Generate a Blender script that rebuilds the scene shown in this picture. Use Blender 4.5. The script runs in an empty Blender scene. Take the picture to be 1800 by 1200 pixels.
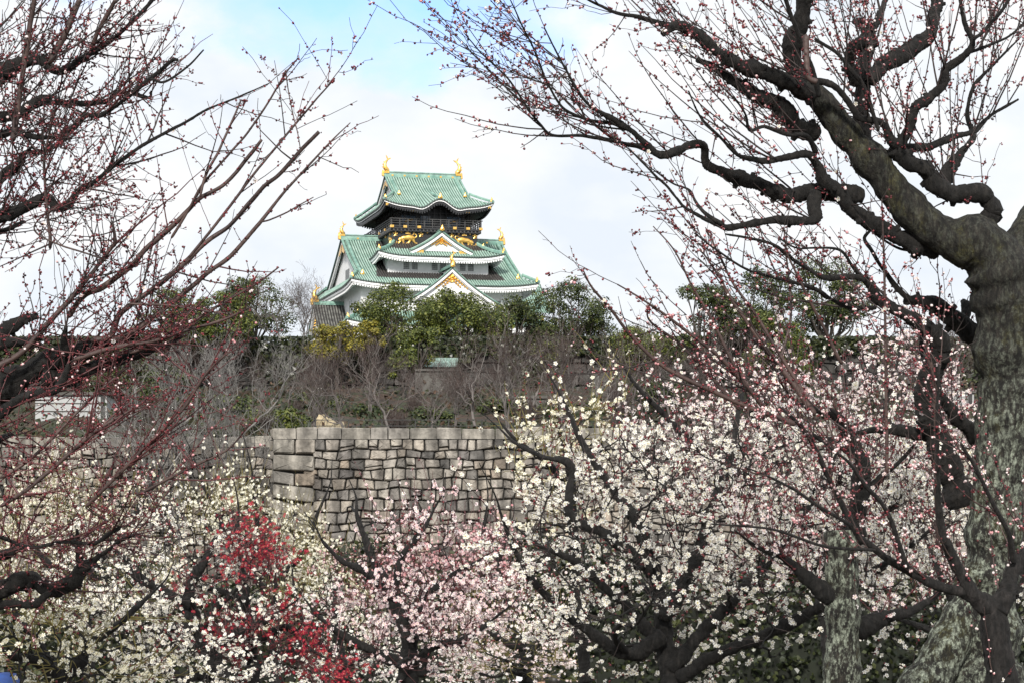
import bpy, math, random
import numpy as np
from mathutils import Vector, Matrix
R = math.radians
rng = np.random.default_rng(7)
random.seed(7)
S = bpy.context.scene
COL = S.collection

# ------------------------------------------------------------------ camera, sky, sun, exposure
EYE = 2.0                      # eye height above the bank the photographer stands on
FPX, HX, HY = 4500.0, 900.0, 1000.0   # 90 mm lens on an 1800 px frame, level camera, horizon row 1000
cam = bpy.data.cameras.new('camera'); co = bpy.data.objects.new('camera', cam); COL.objects.link(co)
cam.sensor_width = 36; cam.lens = 90; cam.shift_y = (HY - 600) / 1800
cam.clip_start = 0.1; cam.clip_end = 6000
co.location = (0, 0, EYE); co.rotation_euler = (R(90), 0, 0)
S.camera = co

SUN_EL, SUN_AZ = R(31), R(-6)          # azimuth measured from behind the camera towards the right
world = bpy.data.worlds.new('World'); S.world = world; world.use_nodes = True
nt = world.node_tree; N = nt.nodes; L = nt.links
for n in list(N): N.remove(n)
out = N.new('ShaderNodeOutputWorld'); bg = N.new('ShaderNodeBackground'); bg.inputs['Strength'].default_value = 0.1
sky = N.new('ShaderNodeTexSky'); sky.sky_type = 'NISHITA'; sky.sun_disc = False
sky.sun_elevation = SUN_EL; sky.sun_rotation = math.pi - SUN_AZ; sky.air_density = 1.2; sky.ozone_density = 1.5
tc = N.new('ShaderNodeTexCoord')
sep = N.new('ShaderNodeSeparateXYZ'); L.new(tc.outputs['Generated'], sep.inputs[0])
def wn(scale, detail=6, rough=.55, sx=1, sz=1, dist=0.0):
    mp = N.new('ShaderNodeMapping'); mp.inputs['Scale'].default_value = (sx, 1, sz)
    L.new(tc.outputs['Generated'], mp.inputs[0])
    t = N.new('ShaderNodeTexNoise'); t.inputs['Scale'].default_value = scale
    t.inputs['Detail'].default_value = detail; t.inputs['Roughness'].default_value = rough
    t.inputs['Distortion'].default_value = dist
    L.new(mp.outputs[0], t.inputs['Vector']); return t.outputs['Fac']
def wm(op, a, b=None, c=None):
    n = N.new('ShaderNodeMath'); n.operation = op
    for i, x in enumerate((a, b, c)):
        if x is None: continue
        if isinstance(x, (int, float)): n.inputs[i].default_value = x
        else: L.new(x, n.inputs[i])
    return n.outputs[0]
def wr(f, stops):
    r = N.new('ShaderNodeValToRGB'); e = r.color_ramp.elements
    while len(e) < len(stops): e.new(.5)
    for el, (p, c) in zip(e, stops): el.position = p; el.color = (*c, 1) if len(c) == 3 else c
    L.new(f, r.inputs[0]); return r.outputs[0]
# a break in the cloud deck: an opening of clear sky high above the tower
dx = wm('DIVIDE', wm('SUBTRACT', sep.outputs['X'], -0.062), 0.098)
dz = wm('DIVIDE', wm('SUBTRACT', sep.outputs['Z'], 0.238), 0.052)
rad = wm('SQRT', wm('ADD', wm('MULTIPLY', dx, dx), wm('MULTIPLY', dz, dz)))
warp = wm('MULTIPLY', wm('SUBTRACT', wn(26, 8, .55, 1, 1.6), .5), 1.5)
warp2 = wm('MULTIPLY', wm('SUBTRACT', wn(9, 3, .5), .5), 1.0)
hole = wm('ADD', wm('ADD', rad, warp), warp2)
front = wm('LESS_THAN', sep.outputs['Y'], 0.0)
hole = wm('ADD', hole, wm('MULTIPLY', front, 9.0))
cover = wr(wm('DIVIDE', hole, 2.0), [(.20, (.0, .0, .0)), (.44, (.45, .45, .45)), (.60, (1, 1, 1))])
shade = wr(wn(17, 7, .5, 1, 1.7), [(.32, (6.35, 6.85, 7.5)), (.48, (7.1, 7.4, 7.75)), (.60, (7.65, 7.7, 7.8))])
mix = N.new('ShaderNodeMix'); mix.data_type = 'RGBA'
L.new(cover, mix.inputs[0])
skyg = N.new('ShaderNodeMix'); skyg.data_type = 'RGBA'; skyg.blend_type = 'MULTIPLY'; skyg.inputs[0].default_value = 1
L.new(sky.outputs[0], skyg.inputs[6]); skyg.inputs[7].default_value = (1.12, 1.30, 1.86, 1)
L.new(skyg.outputs[2], mix.inputs[6]); L.new(shade, mix.inputs[7])
L.new(mix.outputs[2], bg.inputs['Color']); L.new(bg.outputs[0], out.inputs[0])

sl = bpy.data.lights.new('sun', 'SUN'); so = bpy.data.objects.new('sun', sl); COL.objects.link(so)
sl.energy = 3.5; sl.angle = R(7); sl.color = (1, .95, .87)
sd = Vector((math.sin(SUN_AZ) * math.cos(SUN_EL), -math.cos(SUN_AZ) * math.cos(SUN_EL), math.sin(SUN_EL)))
so.rotation_euler = sd.to_track_quat('Z', 'Y').to_euler(); so.location = (0, -20, 60)
S.view_settings.view_transform = 'Standard'; S.view_settings.look = 'None'
S.view_settings.exposure = 0.42; S.view_settings.gamma = 1; S.view_settings.use_curve_mapping = False
S.cycles.max_bounces = 6; S.cycles.transparent_max_bounces = 8
S.cycles.caustics_reflective = False; S.cycles.caustics_refractive = False

# ------------------------------------------------------------------ helpers
def W(x, y, Y):                 # picture row/column (1800x1200) at distance Y -> world point
    return np.array([(x - HX) / FPX * Y, Y, EYE + (HY - y) / FPX * Y])
def unit(v): return v / np.maximum(np.linalg.norm(v, axis=-1, keepdims=True), 1e-9)

class MB:
    def __init__(s): s.v = []; s.f = []; s.n = 0
    def add(s, V, F, m=0, smooth=False):
        V = np.asarray(V, float).reshape(-1, 3); F = np.asarray(F, int)
        if len(F) == 0: return
        s.v.append(V); s.f.append((F + s.n, m, smooth)); s.n += len(V)
    def addm(s, V, groups, smooth=False):     # several face groups on the same vertices
        V = np.asarray(V, float).reshape(-1, 3); s.v.append(V)
        for F, m in groups:
            F = np.asarray(F, int)
            if len(F): s.f.append((F + s.n, m, smooth))
        s.n += len(V)
    def box(s, c, d, m=0, rot=None):
        c = np.array(c, float); d = np.array(d, float) / 2
        V = np.array([[x, y, z] for x in (-1, 1) for y in (-1, 1) for z in (-1, 1)]) * d
        if rot is not None: V = V @ np.array(rot).T
        s.add(V + c, [[0, 1, 3, 2], [4, 6, 7, 5], [0, 4, 5, 1], [2, 3, 7, 6], [0, 2, 6, 4], [1, 5, 7, 3]], m)
    def cut(s):                               # end of one piece; build_parts makes each piece a mesh of its own
        s.cuts = getattr(s, 'cuts', []) + [(len(s.v), len(s.f))]
    def build_parts(s, name, mats, parent=None):
        out = []; a = c = 0; base = 0
        for b, d in getattr(s, 'cuts', []):
            if b == a: continue
            m = MB(); m.v = s.v[a:b]; m.f = [(F - base, k, sm) for F, k, sm in s.f[c:d]]; m.n = sum(len(v) for v in m.v)
            base += m.n; a, c = b, d; out.append(m.build(name, mats, parent))
        return out
    def build(s, name, mats, parent=None):
        me = bpy.data.meshes.new(name)
        if not isinstance(mats, (list, tuple)): mats = [mats]
        for m in mats: me.materials.append(m)
        if s.n:
            V = np.concatenate(s.v)
            tot = [np.full(len(F), F.shape[1]) for F, _, _ in s.f]
            loops = np.concatenate([F.ravel() for F, _, _ in s.f]); tot = np.concatenate(tot)
            mi = np.concatenate([np.full(len(F), m) for F, m, _ in s.f])
            sm = np.concatenate([np.full(len(F), k) for F, _, k in s.f])
            me.vertices.add(len(V)); me.vertices.foreach_set('co', V.astype(np.float32).ravel())
            me.loops.add(len(loops)); me.loops.foreach_set('vertex_index', loops.astype(np.int32))
            me.polygons.add(len(tot))
            st = np.concatenate([[0], np.cumsum(tot)[:-1]])
            me.polygons.foreach_set('loop_start', st.astype(np.int32))
            me.polygons.foreach_set('loop_total', tot.astype(np.int32))
            me.polygons.foreach_set('material_index', mi.astype(np.int32))
            me.polygons.foreach_set('use_smooth', sm.astype(bool))
            me.update(calc_edges=True); me.validate()
        o = bpy.data.objects.new(name, me); COL.objects.link(o)
        if parent is not None: o.parent = parent
        return o
def empty(name, loc=(0, 0, 0), rz=0, parent=None):
    o = bpy.data.objects.new(name, None); COL.objects.link(o); o.location = loc; o.rotation_euler = (0, 0, rz)
    o.empty_display_size = .3
    if parent is not None: o.parent = parent
    return o
def tag(o, label=None, cat=None, group=None, kind=None):
    for k, v in (('label', label), ('category', cat), ('group', group), ('kind', kind)):
        if v: o[k] = v
    return o

def tubes(mb, P, Rr, sides=5, m=0, smooth=True, cap=False, rough=0.0, keep=None):
    P = np.asarray(P, float); Rr = np.asarray(Rr, float)
    if P.ndim == 2: P = P[None]; Rr = Rr[None]
    if P.shape[0] == 0: return
    if cap:
        P = np.concatenate([P, P[:, -1:]], 1); Rr = np.concatenate([Rr, Rr[:, -1:] * .05], 1)
    M, K, _ = P.shape
    T = np.gradient(P, axis=1)
    if cap: T[:, -1] = T[:, -3]; T[:, -2] = T[:, -3]
    T = unit(T)
    d = unit(P[:, -1] - P[:, 0])
    ref = np.where(np.abs(d[:, 2:3]) < .8, np.array([[0, 0, 1.]]), np.array([[1., 0, 0]]))[:, None, :]
    A = unit(np.cross(T, ref)); B = np.cross(T, A)
    a = np.linspace(0, 2 * np.pi, sides, endpoint=False)
    rr = Rr[:, :, None]
    if rough:
        rr = rr * (1 + rough * (rng.random((M, K, sides)) * 2 - 1))
    V = P[:, :, None, :] + rr[..., None] * (A[:, :, None, :] * np.cos(a)[None, None, :, None] + B[:, :, None, :] * np.sin(a)[None, None, :, None])
    idx = np.arange(M * K * sides).reshape(M, K, sides)
    i0 = idx[:, :-1]; i1 = idx[:, 1:]
    F = np.stack([i0, np.roll(i0, -1, 2), np.roll(i1, -1, 2), i1], -1).reshape(-1, 4)
    mb.add(V, F, m, smooth)

def spline(P, n):                # Catmull-Rom through the points, resampled to n, evenly by length
    P = np.asarray(P, float); k = len(P)
    if k == 2: return P[0] + (P[1] - P[0]) * np.linspace(0, 1, n)[:, None]
    Q = np.vstack([2 * P[0] - P[1], P, 2 * P[-1] - P[-2]])
    t = np.linspace(0, k - 1 - 1e-6, max(n * 3, 30)); i = t.astype(int); f = (t - i)[:, None]
    p0, p1, p2, p3 = Q[i], Q[i + 1], Q[i + 2], Q[i + 3]
    C = .5 * (2 * p1 + (p2 - p0) * f + (2 * p0 - 5 * p1 + 4 * p2 - p3) * f ** 2 + (3 * p1 - p0 - 3 * p2 + p3) * f ** 3)
    s = np.concatenate([[0], np.cumsum(np.linalg.norm(np.diff(C[:, :3], axis=0), axis=1))])
    u = np.linspace(0, s[-1], n)
    return np.stack([np.interp(u, s, C[:, j]) for j in range(C.shape[1])], 1)

def frames(nrm, spin=None):      # (N,3) normals -> (N,3,3) with columns x,y,n
    nrm = unit(nrm); k = len(nrm)
    r = unit(rng.normal(size=(k, 3))); x = unit(np.cross(r, nrm)); y = np.cross(nrm, x)
    return np.stack([x, y, nrm], -1)
def inst(mb, tv, groups, pos, fr, sc, smooth=False):
    k, n = len(pos), len(tv)
    if k == 0: return
    V = np.einsum('kij,nj->kni', fr, tv) * np.asarray(sc).reshape(k, 1, 1) + pos[:, None]
    off = (np.arange(k) * n)[:, None, None]
    mb.addm(V, [((np.asarray(F)[None] + off).reshape(-1, np.asarray(F).shape[1]), m) for F, m in groups], smooth)

# ------------------------------------------------------------------ materials
def mat(name, c1, c2=None, scale=4, rough=.8, bump=0, bscale=None, metal=0, island=0, detail=5, trans=0, lo=.35, hi=.65, coat=0, stops=None, c3=None):
    m = bpy.data.materials.new(name); m.use_nodes = True
    n = m.node_tree.nodes; l = m.node_tree.links; b = n['Principled BSDF']
    b.inputs['Roughness'].default_value = rough; b.inputs['Metallic'].default_value = metal
    b.inputs['Base Color'].default_value = (*c1, 1)
    tcn = n.new('ShaderNodeTexCoord')
    col = None
    if c2 is not None:
        t = n.new('ShaderNodeTexNoise'); t.inputs['Scale'].default_value = scale; t.inputs['Detail'].default_value = detail
        l.new(tcn.outputs['Object'], t.inputs['Vector'])
        f = t.outputs['Fac']
        if island:
            g = n.new('ShaderNodeNewGeometry'); mx = n.new('ShaderNodeMix'); mx.inputs[0].default_value = island
            l.new(f, mx.inputs[2]); l.new(g.outputs['Random Per Island'], mx.inputs[3]); f = mx.outputs[0]
        r = n.new('ShaderNodeValToRGB'); l.new(f, r.inputs[0]); e = r.color_ramp.elements
        if stops:
            while len(e) < len(stops): e.new(.5)
            for el, (p, c) in zip(e, stops): el.position = p; el.color = (*c, 1)
        else:
            e[0].position = lo; e[0].color = (*c1, 1); e[1].position = hi; e[1].color = (*c2, 1)
        col = r.outputs[0]; l.new(col, b.inputs['Base Color'])
    if bump:
        t2 = n.new('ShaderNodeTexNoise'); t2.inputs['Scale'].default_value = bscale or scale * 3; t2.inputs['Detail'].default_value = 6
        l.new(tcn.outputs['Object'], t2.inputs['Vector'])
        bn = n.new('ShaderNodeBump'); bn.inputs['Strength'].default_value = bump; bn.inputs['Distance'].default_value = .02
        l.new(t2.outputs['Fac'], bn.inputs['Height']); l.new(bn.outputs[0], b.inputs['Normal'])
    if trans:
        tr = n.new('ShaderNodeBsdfTranslucent'); ms = n.new('ShaderNodeMixShader'); ms.inputs[0].default_value = trans
        if col: l.new(col, tr.inputs['Color'])
        else: tr.inputs['Color'].default_value = (*c1, 1)
        l.new(b.outputs[0], ms.inputs[1]); l.new(tr.outputs[0], ms.inputs[2])
        l.new(ms.outputs[0], n['Material Output'].inputs[0])
    return m
# ------------------------------------------------------------------ castle tower
M_plaster = mat('white plaster', (.80, .81, .82), (.88, .885, .89), 1.3, .8, .05)
M_green = mat('copper patina tile', (.20, .33, .27), (.36, .50, .43), .55, .6, .1, 12, detail=9)
M_valley = mat('tile trough', (.035, .058, .048), (.085, .125, .105), 2, .7)
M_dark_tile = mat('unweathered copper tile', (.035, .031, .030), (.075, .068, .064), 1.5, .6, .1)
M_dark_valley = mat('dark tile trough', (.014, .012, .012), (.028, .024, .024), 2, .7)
M_ridge = mat('ridge patina', (.12, .24, .20), (.25, .40, .335), 1.6, .6, .15, 10)
M_gold = mat('gold leaf', (.80, .45, .09), (.95, .64, .20), 5, .32, .1, 20, metal=.75)
M_black = mat('black lacquer', (.010, .011, .013), (.020, .021, .024), 3, .45)
M_iron = mat('weathered dark wood', (.030, .030, .033), (.06, .06, .06), 4, .6)
M_glass = mat('grey window lattice', (.10, .11, .115), (.16, .17, .17), 6, .4)
M_pane = mat('blue reflecting pane', (.06, .09, .13), (.13, .17, .22), 2, .12)
M_bar = mat('lattice bar', (.42, .43, .43), (.5, .5, .5), 6, .7)
M_tileend = mat('tile end', (.05, .07, .065), (.09, .12, .11), 8, .7)
M_agedtile = mat('mottled grey tile', (.05, .05, .048), (.17, .17, .155), 1.8, .8, .2, 9, detail=9)
M_base = mat('keep base stone', (.22, .20, .18), (.36, .34, .31), .7, .9, .4, 3)

CX, CY, TH = -12.83, 366.2, R(14.5)
keep = empty('castle_tower', (CX, CY, 22.0), TH)
tag(keep, 'white castle keep with stacked green copper roofs and gold ornaments rising above the trees', 'castle')
ZB = 22.0
def zr(z): return z + EYE - ZB            # heights below are written relative to the eye

P_RIB = .36
def rib_cols(a):
    n = int(round(2 * a / P_RIB)); p = 2 * a / n
    us, hs, kind = [], [], []
    for i in range(n):
        u0 = -a + i * p
        us += [u0, u0 + .46 * p, u0 + .52 * p, u0 + .74 * p, u0 + .96 * p]; hs += [0, 0, .07, .13, .07]; kind += [1, 0, 0, 0, 0]
    us.append(a); hs.append(0); kind.append(1)
    return np.array(us), np.array(hs), np.array(kind)
def prof(t, c=.25): return (1 - c) * t + c * t * t
def upt(x, t, up): return up * np.clip((np.abs(x) - .45) / .55, 0, 1) ** 2.3 * np.clip(1 - t, 0, 1) ** 1.6

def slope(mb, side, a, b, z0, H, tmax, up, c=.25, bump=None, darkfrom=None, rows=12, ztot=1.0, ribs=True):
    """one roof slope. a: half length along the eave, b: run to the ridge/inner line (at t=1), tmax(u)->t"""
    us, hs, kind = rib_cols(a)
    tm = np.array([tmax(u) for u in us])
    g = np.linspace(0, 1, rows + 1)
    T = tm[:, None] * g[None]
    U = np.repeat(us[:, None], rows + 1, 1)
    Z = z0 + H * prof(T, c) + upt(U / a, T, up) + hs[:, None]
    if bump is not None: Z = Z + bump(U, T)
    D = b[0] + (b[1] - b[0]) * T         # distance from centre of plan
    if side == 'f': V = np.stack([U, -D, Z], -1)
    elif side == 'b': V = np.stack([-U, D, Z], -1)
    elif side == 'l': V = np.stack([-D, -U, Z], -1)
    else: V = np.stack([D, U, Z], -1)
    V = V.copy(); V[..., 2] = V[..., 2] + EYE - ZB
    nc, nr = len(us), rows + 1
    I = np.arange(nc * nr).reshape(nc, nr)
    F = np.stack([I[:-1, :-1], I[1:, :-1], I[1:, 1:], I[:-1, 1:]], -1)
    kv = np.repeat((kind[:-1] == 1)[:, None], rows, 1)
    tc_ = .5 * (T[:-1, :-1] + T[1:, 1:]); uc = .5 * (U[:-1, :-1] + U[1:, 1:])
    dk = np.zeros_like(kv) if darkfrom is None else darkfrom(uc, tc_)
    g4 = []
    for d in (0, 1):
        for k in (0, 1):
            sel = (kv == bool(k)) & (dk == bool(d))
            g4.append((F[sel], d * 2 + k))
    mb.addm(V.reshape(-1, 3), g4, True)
RM = [M_green, M_valley, M_dark_tile, M_dark_valley]

def eave(parent, a, b, z0, up, white=True, bump=None, rafters=True, inner=(1.0, 1.0)):
    """fascia, row of tile ends, soffit and rafter ends round the whole eave"""
    e = MB(); te = MB(); ra = MB()
    n = 41
    s = np.linspace(-1, 1, n)
    ia, ib = inner
    for side in 'fblr':
        h = a if side in 'fb' else b
        z = z0 + upt(s, np.zeros(n), up)
        if bump is not None and side == 'f': z = z + bump(s * h, np.zeros(n))
        def P(q, off, zz):
            if side == 'f': r = np.stack([q, np.full_like(q, -(b - off)), zz], -1)
            elif side == 'b': r = np.stack([-q, np.full_like(q, b - off), zz], -1)
            elif side == 'l': r = np.stack([np.full_like(q, -(a - off)), -q, zz], -1)
            else: r = np.stack([np.full_like(q, a - off), q, zz], -1)
            r[:, 2] += EYE - ZB; return r
        def k(off): return s * (h - off)
        k_ = -.42 if white else -.28; rows = [(.04, -.02, 1), (.04, -.12, 1), (.08, -.13, 0), (.08, k_, 0), (.22, k_ - .01, 0), (.22, -.60, 0), (.50, -.61, 0)]
        pts = [P(k(o), o, z + d) for o, d, _ in rows]
        inn = (b - ib) if side in 'fb' else (a - ia)
        pts.append(P(k(inn), inn, np.full(n, z0 + .35)))
        V = np.stack(pts, 0); I = np.arange(len(pts) * n).reshape(len(pts), n)
        grp = []
        for j in range(len(pts) - 1):
            F = np.stack([I[j, :-1], I[j, 1:], I[j + 1, 1:], I[j + 1, :-1]], -1)
            grp.append((F, 1 if j == 0 else (0 if (white or j in (2,)) else 2)))
        e.addm(V.reshape(-1, 3), grp, False)
        m = int(2 * h / P_RIB)
        q = -h + (np.arange(m) + .66) * (2 * h / m)
        zz = z0 + upt(q / h, np.zeros(m), up)
        if bump is not None and side == 'f': zz = zz + bump(q, np.zeros(m))
        for p in P(q, -.01, zz + .04): te.box(p, (.17, .17, .2), 0)
        if rafters:
            for p in P(q * (h - .4) / h, .34, zz - .70):
                ra.box(p, (.19, .3, .26) if side in 'fb' else (.3, .19, .26), 0)
    ev = e.build('eave', [M_plaster, M_tileend, M_black], parent)
    tag(te.build('tile_ends', M_tileend, ev), kind='stuff')
    if rafters: tag(ra.build('rafters', M_plaster if white else M_black, ev), kind='stuff')
    return ev

def gold_end(mb, p, s=1.0, yaw=0.0):
    _gold_end(mb, p, s * .82, yaw); mb.cut()
def _gold_end(mb, p, s=1.0, yaw=0.0):
    """ridge-end ornament: stepped shield with a horn"""
    Rz = np.array([[math.cos(yaw), -math.sin(yaw), 0], [math.sin(yaw), math.cos(yaw), 0], [0, 0, 1]])
    prof_ = [(-.42, -.25), (-.36, .12), (-.22, .3), (-.12, .62), (0, .86), (.12, .62), (.22, .3), (.36, .12), (.42, -.25), (0, -.34)]
    n = len(prof_)
    V = [];
    for y, k in ((-.16, .82), (-.05, 1), (.16, 1)):
        for x, z in prof_: V.append([x * k * s, y * s, z * k * s])
    V.append([0, -.24 * s, .1 * s])
    V = np.array(V) @ Rz.T + np.array(p)
    F = [[j * n + i, j * n + (i + 1) % n, (j + 1) * n + (i + 1) % n, (j + 1) * n + i] for j in range(2) for i in range(n)]
    mb.addm(V, [(F, 0), ([[i, (i + 1) % n, 3 * n] for i in range(n)], 0)], False)
    mb.add(np.array([[x * s, .16 * s, z * s] for x, z in prof_]) @ Rz.T + np.array(p), [list(range(n))], 0)

def shachi(name, p, s, facing, parent, lab=None):
    """gold fish: head down on the ridge, body arching up, forked tail"""
    mb = MB()
    pts = [(.42, -.05), (.28, .18), (.02, .42), (-.12, .85), (-.02, 1.3), (.22, 1.62), (.34, 1.9)]
    rad_ = [.16, .31, .34, .27, .19, .11, .05]
    c = spline([(x, 0, z, r) for (x, z), r in zip(pts, rad_)], 16)
    P3 = c[:, :3].copy(); P3[:, 0] *= facing
    tubes(mb, P3 * s, c[:, 3] * s, 8, 0, True)
    def fin(poly, th, off=0):
        k = len(poly)
        V = np.array([[x * facing, y + off, z] for y in (-th, th) for x, z in poly]) * s
        mb.add(V, [[i, (i + 1) % k, k + (i + 1) % k, k + i] for i in range(k)], 0)
        mb.add(V[:k], [list(range(k))], 0); mb.add(V[k:], [list(range(k))[::-1]], 0)
    fin([(.26, 1.7), (.1, 2.02), (.02, 2.42), (.26, 2.15), (.36, 1.9)], .05)
    fin([(.26, 1.72), (.5, 1.98), (.86, 1.98), (.62, 1.78), (.36, 1.62)], .05)
    for zz, xx in ((.55, -.42), (.95, -.38), (1.3, -.2)):
        fin([(xx + .12, zz - .16), (xx - .16, zz + .12), (xx + .2, zz + .16)], .04)
    for sg in (-1, 1): fin([(.1, .3), (-.15, .62), (.25, .6)], .035, sg * .33)
    mb.box((.1 * s * facing, 0, -.12 * s), (.8 * s, .55 * s, .3 * s), 0)
    o = mb.build(name, M_gold, parent); o.location = p
    return o

def ridge_bar(mb, a, b, w, h, m=0, n=10, sag=0.0):
    """a ridge of stacked tiles between two points, with a round cap"""
    a = np.array(a, float); b = np.array(b, float)
    t = np.linspace(0, 1, n)[:, None]; P = a + (b - a) * t
    P[:, 2] -= sag * 4 * (t[:, 0] * (1 - t[:, 0]))
    d = unit((b - a) * np.array([1, 1, 0])); sd_ = np.array([-d[1], d[0], 0])
    sec = [(-.5, 0), (-.5, .55), (-.36, .58), (-.30, .95), (0, 1.12), (.30, .95), (.36, .58), (.5, .55), (.5, 0)]
    V = np.stack([P + sd_ * x * w + np.array([0, 0, 1]) * z * h for x, z in sec], 1)
    k = len(sec); I = np.arange(n * k).reshape(n, k)
    F = np.stack([I[:-1, :-1], I[:-1, 1:], I[1:, 1:], I[1:, :-1]], -1).reshape(-1, 4)
    mb.add(V, F, m); mb.add(V[0], [list(range(k))], m); mb.add(V[-1], [list(range(k))[::-1]], m); mb.cut()
def ridge_curve(mb, P, w, h, m=0):
    P = np.asarray(P, float)
    T = unit(np.gradient(P, axis=0)); sd_ = unit(np.cross(T, np.array([0, 0, 1.])))
    sec = [(-.5, -.3), (-.5, .5), (-.3, .85), (0, 1.0), (.3, .85), (.5, .5), (.5, -.3)]
    V = np.stack([P + sd_ * x * w + np.array([0, 0, 1]) * z * h for x, z in sec], 1)
    n, k = len(P), len(sec); I = np.arange(n * k).reshape(n, k)
    F = np.stack([I[:-1, :-1], I[:-1, 1:], I[1:, 1:], I[1:, :-1]], -1).reshape(-1, 4)
    mb.add(V, F, m); mb.add(V[0], [list(range(k))], m); mb.add(V[-1], [list(range(k))[::-1]], m); mb.cut()

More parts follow.
